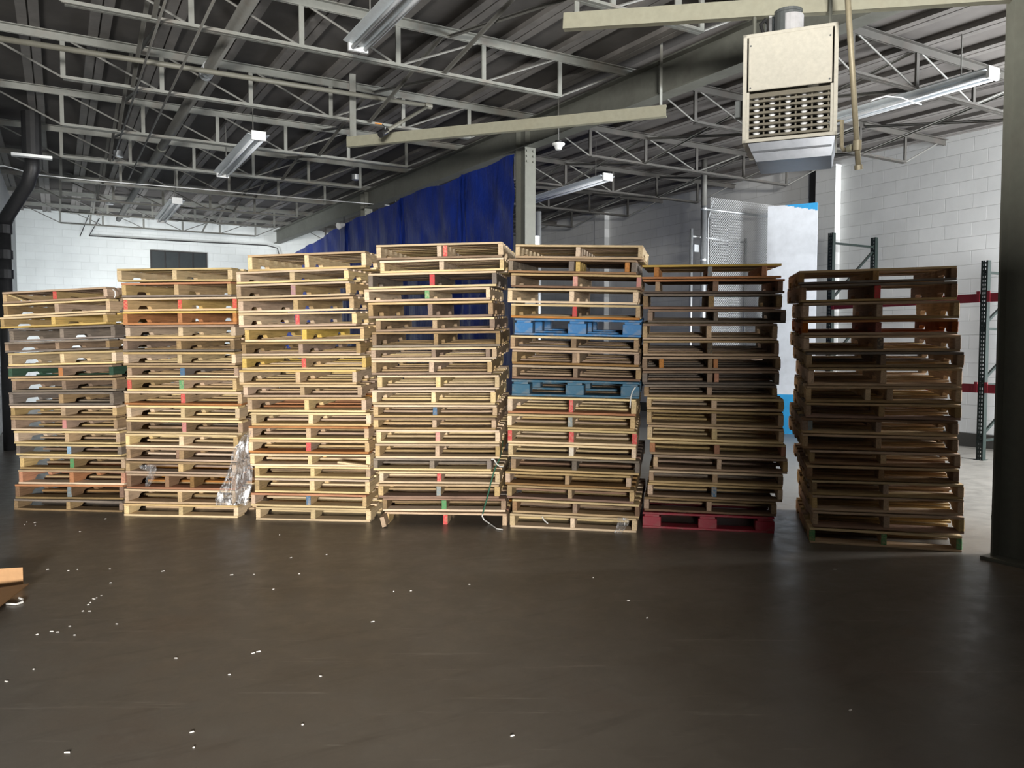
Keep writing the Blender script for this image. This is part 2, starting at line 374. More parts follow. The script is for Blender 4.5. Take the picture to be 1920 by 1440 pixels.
for z in (-.008, -dpt + .008):
    MB().bar(B(J_GIRDER, -3, gz(-3) + z), B(J_GIRDER, G_BACK, gz(G_BACK) + z), 0.19, 0.016).build('flange', M_GIRDER, gr)
COLG = (2.83, 9.28, 15.66)
for i, g in enumerate(COLG):
    lab = ('near steel post at the edge of the dark pallet stack', 'grey steel H column at the end of the blue tarp', 'steel column behind the far part of the blue tarp')[i]
    r = empty('steel_column', B(J_GIRDER, g, 0), lab, 'column')
    zt = gz(g) - dpt - 0.002
    MB().box(B(J_GIRDER, g, zt / 2), JH, GH, ZH, 0.012, 0.23, zt).build('web', M_STEEL, r)
    for s in (-1, 1):
        MB().box(B(J_GIRDER, g + s * 0.12, zt / 2), JH, GH, ZH, 0.165, 0.014, zt).build('flange', M_STEEL, r)
    MB().box(B(J_GIRDER, g, 0.012), JH, GH, ZH, 0.26, 0.34, 0.024).build('base_plate', M_STEEL, r)
    st = MB()
    for s in (-1, 1): st.box(B(J_GIRDER, g + s * 0.12, zt + dpt / 2), JH, GH, ZH, 0.165, 0.012, dpt - 0.04)
    st.build('stiffener', M_GIRDER, gr)
    cp = MB()
    for k in range(3):
        for s in (-1, 1): cp.box(B(J_GIRDER + s * 0.05, g - 0.13, zt - 0.05 - 0.07 * k), JH, GH, ZH, 0.025, 0.02, 0.025)
    cp.build('bolt', M_GIRDER, r)

# ------------------------------------------------------------------ bar joists
def joist(g, ja, jb, label, group, jm):
    """Pratt bar joist from ja to jb at g: two chords, uprights and slanting rods."""
    zt = chord(g); zb = zt - 0.45
    r = empty('roof_joist', B((ja + jb) / 2, g, zb), label, 'joist', group)
    tc = MB()
    for s in (-1, 1):
        tc.bar(B(ja, g + s * 0.03, zt - 0.006), B(jb, g + s * 0.03, zt - 0.006), 0.05, 0.008)
        tc.bar(B(ja, g + s * 0.011, zt - 0.042), B(jb, g + s * 0.011, zt - 0.042), 0.009, 0.072)
    tc.build('top_chord', jm, r)
    e = 0.95; L = jb - ja - 2 * e; n = max(3, round(L / 0.95)); st = L / n
    bc = MB()
    for s in (-1, 1):
        bc.bar(B(ja + e, g + s * 0.022, zb + 0.004), B(jb - e, g + s * 0.022, zb + 0.004), 0.036, 0.007)
        bc.bar(B(ja + e, g + s * 0.008, zb + 0.02), B(jb - e, g + s * 0.008, zb + 0.02), 0.007, 0.036)
    bc.build('bottom_chord', jm, r)
    for k in range(n + 1):
        j = ja + e + st * k
        MB().bar(B(j, g, zb + 0.01), B(j, g, zt - 0.06), 0.044, 0.022, GH).build('upright', jm, r)
    xs = [ja + 0.12] + [ja + e + st * k for k in range(n + 1)] + [jb - 0.12]
    mid = (ja + jb) / 2
    for k in range(len(xs) - 1):
        a, b_ = xs[k], xs[k + 1]
        if (a + b_) / 2 < mid: p, q = B(a, g, zt - 0.04), B(b_, g, zb + 0.015)
        else: p, q = B(a, g, zb + 0.015), B(b_, g, zt - 0.04)
        MB().tube([p, q], 0.011, 6).build('web_rod', M_ROD, r)
    return r
JG = [7.0 + 2.1 * k for k in range(-3, 8)]
JG = [g for g in JG if g < G_BACK - 0.3]
nth = ['nearest', 'second', 'third', 'fourth', 'fifth', 'sixth', 'seventh', 'eighth', 'ninth', 'tenth', 'eleventh']
vis = [g for g in JG if g > 4.5]
for k, g in enumerate(reversed(vis)):
    nm = 'first' if k == 0 else nth[k]
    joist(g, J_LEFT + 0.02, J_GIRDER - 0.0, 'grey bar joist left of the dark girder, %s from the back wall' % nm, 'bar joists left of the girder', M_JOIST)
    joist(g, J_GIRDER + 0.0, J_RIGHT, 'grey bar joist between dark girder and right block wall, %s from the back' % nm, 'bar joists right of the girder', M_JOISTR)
# cross bridging between neighbouring joists
for side, js in (('left', (0.75, 3.3)), ('right', (7.5, 9.55))):
    for ji, j in enumerate(js):
        for k in range(len(vis) - 1):
            a, b_ = vis[k], vis[k + 1]
            for u in (0, 1):
                za, zb = (chord(a) - 0.43, chord(b_) - 0.06) if u else (chord(a) - 0.06, chord(b_) - 0.43)
                m = MB(); s = 0.03 if u else -0.03
                p, q = B(j + s, a, za), B(j + s, b_, zb)
                m.bar(p, q, 0.036, 0.005).bar(p + JH * 0.016, q + JH * 0.016, 0.005, 0.036)
                o = m.build('bridging_bar', M_ROD)
                tag(o, '%s angle brace between %s and %s joists counted from camera, %s bay, %s run' %
                    ('rising' if u else 'falling', 'first' if k == 0 else nth[k], nth[k + 1], side, ('left', 'right')[ji]), 'brace', 'angle braces between the joists')

# ------------------------------------------------------------------ loose channels hung under the roof
def channel(px_a, px_b, Y0, label):
    """C section, web to the camera, given by its web's left and right mid points."""
    a, b_ = px_a, px_b
    d = (b_ - a).normalized(); nrm = d.cross(ZH).normalized()
    if nrm.y > 0: nrm = -nrm
    m = MB(); h = 0.115
    c = (a + b_) / 2; L = (b_ - a).length; up = nrm.cross(d).normalized()
    if up.z < 0: up = -up
    m.box(c, d, nrm, up, L, 0.008, h)
    for s in (-1, 1): m.box(c - nrm * 0.03 + up * s * (h / 2 - 0.004), d, nrm, up, L, 0.06, 0.008)
    return tag(m.build('steel_channel', M_CHAN), label, 'channel')
ch1a, ch1b = at(650, 266, 9.19), at(1249, 207, 8.08)
channel(ch1a, ch1b, 0, 'long beige steel channel crossing in front of the H column')
ch2a, ch2b = at(1056, 39, 5.92), at(1900, -18, 5.05)
channel(ch2a, ch2b, 0, 'beige steel channel from which the heater hangs')
def zrod(p, w, name, mat, lab, cat):
    g = p.dot(GH)
    p = p + V((0, 0.03, 0))
    return tag(MB().box(V((p.x, p.y, (p.z + deck(g)) / 2)), JH, GH, ZH, w, 0.01, deck(g) - p.z).build(name, mat), lab, cat)
zrod(at(661, 258, 9.2), 0.075, 'hanger_strap', M_JOIST, 'flat steel hanger holding the left end of the long beige channel', 'hanger')
zrod(at(1240, 200, 8.12), 0.03, 'hanger_strap', M_JOIST, 'thin hanger holding the right end of the long beige channel', 'hanger')
zrod(at(1273, 30, 5.72), 0.06, 'hanger_strap', M_JOIST, 'flat hanger behind the heater channel', 'hanger')
zrod(at(1082, 30, 5.93), 0.04, 'hanger_strap', M_JOIST, 'hanger at the left end of the heater channel', 'hanger')

# ------------------------------------------------------------------ unit heater
hu = V((0.925, -0.38, 0)); hn = V((-0.38, -0.925, 0))       # along its face, out of its face
HY = 5.33
tl = at(1404, 66, HY + 0.12); tr = at(1563, 41, HY - 0.12)
hc_top = (tl + tr) / 2; hw = 0.60
bl = at(1402, 268, HY + 0.12); hh = hc_top.z - at(1482, 261, HY).z
hx = hc_top - ZH * hh                                        # bottom centre of the front face
def hp(u, n, z): return hx + hu * u + hn * n + ZH * z
hr = empty('unit_heater', hp(0, -0.28, -0.1), 'ivory gas unit heater with louvred outlet hanging under the beige channel', 'heater')
bd = MB(); dp = 0.55; t = 0.02
lw = hw - 0.09; lz0, lz1 = 0.03, hh * 0.455
bd.box(hp(0, -dp / 2, hh - t / 2), hu, hn, ZH, hw, dp, t).box(hp(0, -dp / 2, t / 2), hu, hn, ZH, hw, dp, t)
for s in (-1, 1): bd.box(hp(s * (hw / 2 - t / 2), -dp / 2, hh / 2), hu, hn, ZH, t, dp, hh - 2 * t)
bd.box(hp(0, -dp + t / 2, hh / 2), hu, hn, ZH, hw, t, hh)
bd.build('cabinet', M_HEAT, hr)
MB().box(hp(0, -0.004, (hh + lz1) / 2), hu, hn, ZH, hw - 0.07, 0.012, hh - lz1 - 0.03).build('front_panel', M_HEAT, hr, bevel=0.004)
fm = MB()
for s in (-1, 1):
    fm.box(hp(s * (hw / 2 - 0.0125), -0.01, hh / 2), hu, hn, ZH, 0.025, 0.03, hh)
    fm.box(hp(s * (lw / 2 + 0.011), -0.012, lz1 / 2 + 0.01), hu, hn, ZH, 0.02, 0.02, lz1)
fm.box(hp(0, -0.01, hh - 0.012), hu, hn, ZH, hw, 0.03, 0.024).box(hp(0, -0.01, 0.012), hu, hn, ZH, hw, 0.03, 0.024)
fm.build('face_frame', M_HEAT, hr, bevel=0.002)
MB().box(hp(0, -0.17, (lz0 + lz1) / 2), hu, hn, ZH, lw, 0.01, lz1 - lz0).build('dark_inside', M_DARK, hr)
for k in range(8):
    z = lz0 + 0.012 + (lz1 - lz0 - 0.03) * k / 7
    MB().box(hp(0, -0.018, z), hu, hn, ZH, lw, 0.03, 0.016 if k < 7 else 0.03).build('louvre', M_LOUV, hr)
for k in range(5):
    u = -lw / 2 + lw * (k + 0.40) / 5
    MB().box(hp(u + 0.052, -0.06, (lz0 + lz1) / 2), hu, hn, ZH, 0.010, 0.06, lz1 - lz0 - .01).build('divider', M_LOUV, hr)
    tb = [hp(u, -0.065, lz0 + 0.01 + (lz1 - lz0 - 0.02) * q / 14) for q in range(15)]
    MB().tube(tb, [0.014 if q % 2 else 0.029 for q in range(15)], 10).build('heat_tube', M_ALU, hr, smooth=True)
hb = MB()
p = [hp(-hw / 2 + .035, -0.01, -0.002), hp(hw / 2 - .01, -0.01, -0.002), hp(hw / 2 - .01, -dp + .05, -0.002), hp(-hw / 2 + .035, -dp + .05, -0.002)]
q_ = [hp(-hw / 2 + .09, -0.03, -0.125), hp(hw / 2 - .03, -0.03, -0.125), hp(hw / 2 - .03, -dp + .1, -0.125), hp(-hw / 2 + .09, -dp + .1, -0.125)]
hb.hexa(q_ + p).box(hp(0.02, -0.012, -0.062), hu, hn, ZH, hw - 0.1, 0.006, 0.012)
hb.build('bottom_tray', M_TRAY, hr)
mt = MB().tube([hp(-0.02, -0.13, hh + 0.0), hp(-0.02, -0.13, hh + 0.145), hp(-0.02, -0.13, hh + 0.146), hp(-0.02, -0.13, hh + 0.165)], [0.088, 0.088, 0.093, 0.093], 20)
mo = mt.build('motor', M_MOTOR, hr)
MB().tube([hp(-0.005, -0.122, hh + 0.01), hp(-0.005, -0.122, hh + 0.125)], 0.0845, 20).build('motor_label', M_LABEL, mo)
MB().tube([hp(-0.14, -0.16, hh + 0.0), hp(-0.14, -0.16, hh + 0.19)], 0.035, 12).build('flue_coupling', M_CHROME, hr)
MB().tube([hp(-0.17, -0.1, hh), hp(-0.2, -0.12, hh + 0.1), hp(-0.12, -0.2, hh + 0.22)], 0.012, 8).build('wiring', M_BLACK, hr)
for s, u in ((0, -0.24), (1, 0.245)):
    top = hp(u, -0.12, hh); top2 = V((top.x, top.y, deck(top.dot(GH)) - 0.05))
    MB().tube([top, top2], 0.013, 8).build('hanger_rod', M_STEEL, hr)
MB().box(hp(-hw / 2 - 0.035, -0.12, hh * 0.36), hu, hn, ZH, 0.05, 0.06, 0.11).build('junction_box', M_MOTOR, hr)
for k in range(6):
    MB().tube([hp((-1 if k % 2 else 1) * (hw / 2 - .05), 0.0, hh - 0.08 - 0.28 * (k // 2)), hp((-1 if k % 2 else 1) * (hw / 2 - .05), 0.006, hh - 0.08 - 0.28 * (k // 2))], 0.006, 8).build('screw', M_MOTOR, hr)
# gas drop beside the heater
ga, gb = at(1590, 6, 5.0), at(1610, 318, 5.2)
gp = empty('gas_pipe', gb, 'tan vertical gas pipe with drip leg beside the heater', 'pipe')
gup = ga + (ga - gb).normalized() * 0.35
MB().tube([gb, gup], 0.018, 12).build('drop_pipe', M_BRASS, gp, smooth=True)
MB().tube([gb, gb + (ga - gb).normalized() * 0.03], 0.026, 10).build('end_cap', M_BRASS, gp)
jt = gb + (ga - gb).normalized() * 0.15
MB().tube([jt - ZH * .03, jt + ZH * .035], 0.027, 12).build('tee_fitting', M_BRASS, gp)
k1 = hp(hw / 2 + 0.03, -0.1, 0.0); k1.z = jt.z
k2 = V((k1.x, k1.y, k1.z + 0.2))
MB().tube([jt, k1 + (jt - k1) * .12, k1 + ZH * .03, k2, hp(hw / 2 - 0.01, -0.1, k2.z - hx.z)], 0.013, 10).build('branch_pipe', M_BRASS, gp, smooth=True)
MB().tube([jt + (k1 - jt) * 0.3, jt + (k1 - jt) * 0.55], 0.024, 10).build('valve', M_CHAN, gp)

# ------------------------------------------------------------------ strip lights
def strip(j, g0, g1, zr, label, flip=1):
    z = EYE + zr
    r = empty('strip_light', B(j, (g0 + g1) / 2, z), label, 'light', 'fluorescent strip lights under the roof')
    MB().box(B(j, (g0 + g1) / 2, z + 0.065), JH, GH, ZH, 0.10, g1 - g0, 0.07).build('housing', M_REFL, r)
    rf = MB()
    for s in (-1, 1):
        rf.hexa([B(j + s * .05, g0, z + .04), B(j + s * .13, g0, z + .06), B(j + s * .13, g1, z + .06), B(j + s * .05, g1, z + .04),
                 B(j + s * .05, g0, z + .046), B(j + s * .13, g0, z + .066), B(j + s * .13, g1, z + .066), B(j + s * .05, g1, z + .046)])
    rf.build('reflector', M_REFL, r)
    for s in (-1, 1):
        MB().tube([B(j + s * .055, g0 + .03, z + .01), B(j + s * .055, g1 - .03, z + .01)], 0.019, 10).build('tube', M_TUBE, r, smooth=True)
    for g in (g0, g1): MB().box(B(j, g, z + 0.045), JH, GH, ZH, 0.17, 0.03, 0.11).build('end_cap', M_WHITE, r)
    for g in (g0 + .3, g1 - .3):
        MB().tube([B(j, g, z + .1), B(j, g, deck(g))], 0.006, 6).build('hanger', M_ROD, r)
strip(2.25, 4.1, 6.5, 2.50, 'twin tube strip light above the camera, nearest one left of the girder')
strip(2.15, 9.85, 12.25, 2.50, 'second strip light left of the girder, over the third pallet stack')
strip(1.85, 14.9, 17.3, 2.50, 'small far strip light left of the girder near the back wall')
strip(7.6, 4.2, 6.6, 2.50, 'strip light right of the heater under the right bay roof')
strip(7.2, 9.6, 12.0, 2.50, 'far strip light right of the H column')

# ------------------------------------------------------------------ pipes and cables under the roof
pm = empty('sprinkler_main', B(3.2, 11, 4.1), 'thick dark pipe running away under the left bay roof', 'pipe')
MB().tube([B(1.45, 3.5, chord(3.5) - 0.2), B(1.3, 21, chord(21) - 0.34)], 0.058, 12).build('main_pipe', M_ROD, pm, smooth=True)
def mainp(g): f = (g - 3.5) / 17.5; return B(1.45 - .15 * f, g, chord(3.5) - .2 + (chord(21) - .34 - chord(3.5) + .2) * f)
for g in (8.62, 8.72, 8.82): MB().tube([mainp(g), mainp(g + .05)], 0.07, 14).build('coupling', M_GALV, pm)
MB().tube([mainp(12.6), mainp(12.7)], 0.068, 14).build('coupling', M_STEEL, pm)
for i, (j, g0, g1, r_, lab) in enumerate(((0.75, 4.0, 13.0, 0.011, 'thin conduit left of the thick dark pipe, outer one'), (1.06, 4.0, 14.5, 0.012, 'thin conduit close left of the thick dark pipe'))):
    tag(MB().tube([B(j, g0, chord(g0) - 0.47), B(j, g1, chord(g1) - 0.47)], r_, 8).build('conduit', M_ROD, smooth=True), lab, 'conduit')
gpa, gpb = at(-40, 66, 6.75), at(803, 199, 9.45)
gl = empty('gas_line', gpb, 'tan pipe lying along a joist with orange handled valve', 'pipe')
MB().tube([gpa, gpb], 0.026, 12).build('run_pipe', M_PIPE, gl, smooth=True)
MB().tube([gpb - (gpb - gpa).normalized() * .05, gpb + (gpb - gpa).normalized() * .04], 0.036, 12).build('elbow', M_PIPE, gl)
vb = at(724, 246, 8.6)
MB().tube([gpb, vb], 0.02, 10).build('branch_pipe', M_PIPE, gl, smooth=True)
dv = (vb - gpb).normalized()
MB().tube([vb - dv * .02, vb + dv * .09], 0.03, 12).build('valve', M_CHROME, gl)
MB().tube([vb + dv * .09, vb + dv * .13], 0.036, 12).build('valve_end', M_BLACK, gl)
vh = at(722, 238, 8.55)
MB().tube([vb + dv * .03, vh, at(716, 233, 8.55)], 0.006, 8).build('valve_stem', M_CHROME, gl)
MB().bar(at(716, 233, 8.55), at(703, 231, 8.55), 0.02, 0.012).build('valve_handle', M_ORANGE, gl)
# white cable drooping along the far joists
tag(MB().tube([at(x, y, Y) for x, y, Y in ((-20, 311, 11.6), (8, 311, 11.8), (30, 317, 11.9), (64, 327, 12.1), (170, 338, 12.6), (370, 354, 13.6), (560, 371, 14.8), (730, 385, 15.9))], 0.008, 6)
    .build('white_cable', M_WHITE, smooth=True), 'white cable drooping across the left bay under the joists', 'cable')
tag(MB().tube([on(150, 443, B(0, G_BACK - .3, 0), GH), on(168, 400, B(0, G_BACK - .9, 0), GH)], 0.012, 6).build('hanger_rod', M_BLACK), 'thin black rod hanging before the white back wall', 'rod')
tag(MB().tube([on(186, 410, B(0, G_BACK - 1.0, 0), GH)] + [on(x, y, B(0, G_BACK - .09, 0), GH) for x, y in ((167, 442), (300, 450), (500, 460), (520, 465), (527, 492))], 0.016, 6)
    .build('conduit', M_BLACK), 'black conduit looping along the top of the white back wall', 'conduit')
for (px, py, Y, lab) in ((222, 288, 12.4, 'small round junction box under a joist left of the thick pipe'), (206, 379, 17, 'small junction box far back near the white wall'),
                         (667, 332, 14, 'small junction box on a joist left of the tarp top')):
    p = at(px, py, Y)
    tag(MB().tube([p - ZH * .05, p + ZH * .04], 0.07, 14).build('junction_box', M_GALV), lab, 'box')
    
sd = at(1047, 281, 9.7)
s_ = empty('smoke_detector', sd, 'white stepped disc detector hanging right of the H column', 'detector')
MB().tube([sd, sd + ZH * .025, sd + ZH * .04, sd + ZH * .06, sd + ZH * .075], [0.035, 0.045, 0.05, 0.078, 0.08], 18).build('dome', M_WHITE, s_)
MB().tube([sd + ZH * .075, sd + ZH * .11], 0.04, 14).build('mount', M_BLACK, s_)
MB().tube([sd + ZH * .11, V((sd.x, sd.y, deck(sd.dot(GH))))], 0.008, 6).build('hanger', M_ROD, s_)
tag(MB().tube([at(x, y, 7.6) for x, y in ((1632, 190), (1640, 186), (1662, 180), (1690, 183), (1712, 192), (1728, 196))], 0.006, 6).build('white_cable', M_WHITE, smooth=True),
    'short white cable loop sagging under a joist right of the heater', 'cable')
dsp = on(1522, 500, B(J_RIGHT - .07, 0, 0), JH); dg_ = dsp.dot(GH)
ds = empty('downspout', B(J_RIGHT - .07, dg_, 0), 'dark downspout on the right block wall beside the white pilaster', 'pipe')
MB().box(B(J_RIGHT - .06, dg_, (deck(dg_) - .12) / 2), JH, GH, ZH, 0.08, 0.11, deck(dg_) - .12).build('pipe', M_BLACK, ds)
for z_ in (1.2, 2.6, 3.9): MB().box(B(J_RIGHT - .06, dg_, z_), JH, GH, ZH, 0.09, 0.13, 0.03).build('bracket', M_MOTOR, ds)
fl = at(645, 421, 16.2)
f_ = empty('flood_light', fl, 'small white flood light on the girder above the far end of tarp', 'light')
MB().tube([fl, fl + V((-.09, -.12, -.05))], [0.035, 0.07], 12).build('lamp_head', M_WHITE, f_)
MB().tube([fl, fl + ZH * .16], 0.012, 8).build('stem', M_BLACK, f_)
# drain pipe at the far left
dr = empty('drain_pipe', at(10, 1000, 11.6), 'black cast iron drain pipe with elbows at the left wall', 'pipe')
dr.location.z = 0
DY = 11.0
pts = [at(60, 290, DY - .2), at(60, 318, DY - .2), at(52, 345, DY - .15), at(14, 405, DY), at(6, 425, DY)]
MB().tube(pts, 0.09, 14).build('offset_pipe', M_BLACK, dr, smooth=True)
pv = at(7, 430, DY)
MB().tube([V((pv.x, pv.y, 0.0)), pv + ZH * .1], 0.085, 14).build('stack_pipe', M_BLACK, dr, smooth=True)
for z in (0.0, -0.35, -.62): MB().tube([pv + ZH * (z - .06), pv + ZH * (z + .06)], 0.105, 14).build('coupling', M_BLACK, dr)
MB().tube([pts[0] - ZH * .04, V((pts[0].x, pts[0].y, deck(pts[0].dot(GH)) - 0.06))], 0.12, 14).build('roof_drain', M_BLACK, dr)
p = at(60, 293, 10.4)
tag(MB().box(p, JH, GH, ZH, 0.46, 0.10, 0.035).build('white_fixture', M_WHITE), 'small white lamp housing above the black drain pipe', 'fixture')

# ------------------------------------------------------------------ blue tarp
tops = [(9.12, 2.62), (10.4, 2.64), (11.5, 2.62), (12.6, 2.70), (14.2, 2.66), (15.6, 2.68), (17.4, 2.66), (18.0, 2.58), (19.4, 2.52), (20.7, 2.48), (22.0, 2.42)]
def ttop(g):
    for (a, za), (b_, zb) in zip(tops, tops[1:]):
        if a <= g <= b_: return za + (zb - za) * (g - a) / (b_ - a)
    return tops[-1][1]
rows = []
NZ, NG = 44, 260
for i in range(NZ + 1):
    row = []
    for k in range(NG + 1):
        g = 9.27 + (22.1 - 9.27) * k / NG; zt = EYE + ttop(g) - 0.03 * abs(math.sin(g * 2.6)); z = zt + (0.35 - zt) * i / NZ
        f = i / NZ
        w = 0.05 * math.sin(g * 5.3 + 1.3 * math.sin(g * 1.7)) * (0.3 + f) + 0.03 * noise.noise(V((g * 2.2, z * .9, 3)))
        w += 0.025 * math.sin((g - z * 0.9) * 9) * noise.noise(V((g * .7, z * .7, 8))) + 0.012 * noise.noise(V((g * 7, z * 2.5, 1)))
        for gg in (10.9, 13.4, 16.4):                      # creases fanning down from the fixings
            dg = (g - gg) / (0.10 + 0.55 * f); w += 0.045 * math.exp(-dg * dg) * math.sin(dg * 7 + gg) * (1 - f) ** .5
        row.append(B(J_GIRDER - 0.16 + w, g, z))
    rows.append(row)
tr_ = MB().grid(rows).build('blue_tarp', M_TARP, smooth=True)
tag(tr_, 'blue plastic tarp hung from the dark girder as a curtain', 'tarp')

# ------------------------------------------------------------------ chain link fence and its gate
GF = 9.9
fn_w = on(1436, 640, B(0, GF, 0), GH).dot(JH); fn_p = on(1317, 640, B(0, GF, 0), GH).dot(JH); fn_l = on(1009, 640, B(0, GF, 0), GH).dot(JH)
fr_ = empty('chain_link_fence', B(fn_p, GF, 0), 'tall galvanised chain link fence panel left of the white board', 'fence')
zf = at(1380, 388, B((fn_w + fn_p) / 2, GF, 0).y).z
jw = min(fn_w + 1.2, J_RIGHT - 0.05)
MB().tube([B(fn_p, GF, 0), B(fn_p, GF, zf - 0.05)], 0.05, 14).build('post', M_GALV, fr_, smooth=True)
MB().tube([B(fn_p, GF, zf - 0.05), B(fn_p, GF, deck(GF))], 0.048, 14).build('post_extension', M_ROD, fr_, smooth=True)
MB().tube([B(fn_p, GF, zf - 0.1), B(jw, GF, zf - 0.1)], 0.022, 10).build('top_rail', M_GALV, fr_, smooth=True)
MB().tube([B(fn_p + .12, GF + .02, 0.05), B(fn_p + .12, GF + .02, zf - .25), B(fn_p + .22, GF + .02, zf + .05)], 0.014, 8).build('tension_bar', M_GALV, fr_)
mesh_ = MB(); s = 0.0235; nx = int((jw - fn_p - .14) / s); nzs = int((zf + .12 - 0.05) / s)
for k in range(nx):
    pts = []
    for q in range(nzs + 1):
        j = fn_p + .14 + s * (k + 0.5) + (s * 0.55 if (q + k) % 2 else -s * 0.55) * (1 if k % 2 == 0 else 1)
        pts.append(B(j, GF + (0.004 if q % 2 else -0.004), 0.05 + s * q))
    mesh_.tube(pts, 0.0026, 3, False)
mesh_.build('wire_mesh', M_WIRE, fr_)
bnd = MB()
for z in (0.5, 1.1, 1.7, 2.3, 2.9, zf - .12): bnd.tube([B(fn_p, GF, z), B(fn_p, GF, z + .03)], 0.056, 12)
bnd.build('tension_band', M_GALV, fr_)
gt = empty('gate_leaf', B(fn_p, GF + .5, 0), 'swung open gate frame seen through the chain link mesh', 'gate')
gz1 = at(1303, 428, B(fn_p - .1, GF, 0).y).z
ja, jb = on(1302, 640, B(0, GF, 0), GH).dot(JH), on(1395, 640, B(0, GF + .25, 0), GH).dot(JH)
MB().tube([B(ja, GF + .1, 0.08), B(ja, GF + .1, gz1)], 0.028, 10).build('hinge_stile', M_GALV, gt, smooth=True)
MB().tube([B(jb, GF + .25, 0.08), B(jb, GF + .25, gz1 - 0.05)], 0.028, 10).build('latch_stile', M_GALV, gt, smooth=True)
for z in (gz1 - .12, 1.65, 0.12): MB().tube([B(ja, GF + .12, z), B(jb, GF + .25, z)], 0.024, 10).build('rail', M_GALV, gt, smooth=True)
MB().box(B((ja + fn_p) / 2 - .03, GF + .06, gz1 - .33), JH, GH, ZH, 0.10, 0.05, 0.12).build('hinge', M_GALV, gt)
jl = fn_l; zl = at(1009, 397, B(jl, GF, 0).y).z
lp = empty('gate_post', B(jl, GF, 0), 'short galvanised gate post right behind the H column', 'post')
MB().tube([B(jl, GF, 0), B(jl, GF, zl)], 0.045, 12).build('post', M_GALV, lp, smooth=True)
MB().box(B(jl - .07, GF, zl - .45), JH, GH, ZH, 0.12, 0.09, 0.18).build('clamp', M_GALV, lp)

# ------------------------------------------------------------------ white board leaning at the wall
g_a, g_b = 9.35, 0
wb_y = 13.2
a0, a1 = at(1434, 795, wb_y + .05), at(1526, 795, wb_y - .33)
zt0 = zt1 = (at(1432, 379, wb_y + .05).z + at(1526, 389, wb_y - .33).z) / 2
a0.z = a1.z = 0.0
dd = (a1 - a0).normalized(); nn = dd.cross(ZH)
if nn.y > 0: nn = -nn
wr = empty('foam_board', (a0 + a1) / 2, 'tall white board with sky blue edges beside the chain link fence', 'board')
def bpt(f, z, n): return a0 + (a1 - a0) * f + ZH * z + nn * n
zA, zB = zt0, zt1
MB().hexa([bpt(0, .66, -.02), bpt(1, .66, -.02), bpt(1, .66, .02), bpt(0, .66, .02), bpt(0, zA, -.02), bpt(1, zB, -.02), bpt(1, zB, .02), bpt(0, zA, .02)]).build('white_face', M_BOARD, wr)
MB().hexa([bpt(0, 0, -.02), bpt(1, 0, -.02), bpt(1, 0, .02), bpt(0, 0, .02), bpt(0, .66, -.02), bpt(1, .66, -.02), bpt(1, .66, .02), bpt(0, .66, .02)]).build('blue_foot', M_CYAN, wr)
ed = MB(); n_ = 14
for k in range(n_):
    f0, f1 = 0.36 + .64 * k / n_, 0.36 + .64 * (k + 1) / n_
    dpth = 0.012 + 0.115 * (k / n_) + (0.008 if k % 3 == 1 else -0.004)
    zz = lambda f: zA + (zB - zA) * f
    ed.hexa([bpt(f0, zz(f0) - dpth, .0205), bpt(f1, zz(f1) - dpth, .0205), bpt(f1, zz(f1) - dpth, .024), bpt(f0, zz(f0) - dpth, .024),
             bpt(f0, zz(f0), .0205), bpt(f1, zz(f1), .0205), bpt(f1, zz(f1), .024), bpt(f0, zz(f0), .024)])
ed.build('blue_top_edge', M_CYAN, wr)

# ------------------------------------------------------------------ pallet racking by the right wall
JF, JR = 10.24, 11.26
rk = empty('storage_rack', B(JF, 6.8, 0), 'dark green upright storage rack with red beams at right block wall', 'rack')
def upright(g, ztop, front_only=False):
    for j in (JF, JR):
        m = MB(); w = 0.085
        for s in (-1, 1):
            m.box(B(j, g + s * (w / 2 - .004), ztop / 2), JH, GH, ZH, 0.07, 0.008, ztop)       # flanges
            m.box(B(j - .033, g + s * 0.031, ztop / 2), JH, GH, ZH, 0.004, 0.022, ztop)        # face strips
        m.box(B(j - .033, g, ztop / 2), JH, GH, ZH, 0.004, 0.014, ztop)
        n = int(ztop / 0.0508)
        for k in range(n):
            z = 0.03 + 0.0508 * k * 1.0
            m.box(B(j - .033, g, z), JH, GH, ZH, 0.0038, 0.06, 0.022)
        m.build('upright_post', M_RACK, rk)
        MB().box(B(j, g, 0.004), JH, GH, ZH, 0.12, 0.12, 0.008).build('foot_plate', M_RACK, rk)
    zs = [0.25 + (ztop - 0.4) * k / 3 for k in range(4)]
    for z in zs: MB().bar(B(JF, g, z), B(JR, g, z), 0.03, 0.03).build('brace', M_RACK, rk)
    for z0, z1 in zip(zs, zs[1:]): MB().bar(B(JF, g + .01, z0 + .05), B(JR, g + .01, z1 - .05), 0.03, 0.03).build('brace', M_RACK, rk)
zf1 = at(1555, 437, B(JF, 7.99, 0).y).z; zf2 = at(1850, 488, B(JF, 5.63, 0).y).z
g1 = on(1556, 640, B(JF, 0, 0), JH).dot(GH); g2 = on(1845, 640, B(JF, 0, 0), JH).dot(GH)
upright(g1, zf1); upright(g2, zf2)
for za in (at(1850, 568, B(JF, g2, 0).y).z, at(1850, 738, B(JF, g2, 0).y).z):
    for ga_, gb_ in ((g2 + .045, g1 - .045), (g2 - 2.4, g2 - .045)):
        m = MB(); m.box(B(JF - .02, (ga_ + gb_) / 2, za + .065), JH, GH, ZH, 0.045, gb_ - ga_, 0.11)
        for g_ in (ga_ + .02, gb_ - .02): m.box(B(JF - .045, g_, za + .08), JH, GH, ZH, 0.01, 0.04, 0.14)
        m.build('beam', M_BEAM, rk)
        MB().box(B(JF - .0437, gb_ - 0.25, za + .09), JH, GH, ZH, 0.002, 0.16, 0.012).build('beam_label', M_WHITE, rk)
sb = at(1882, 950, 5.55)
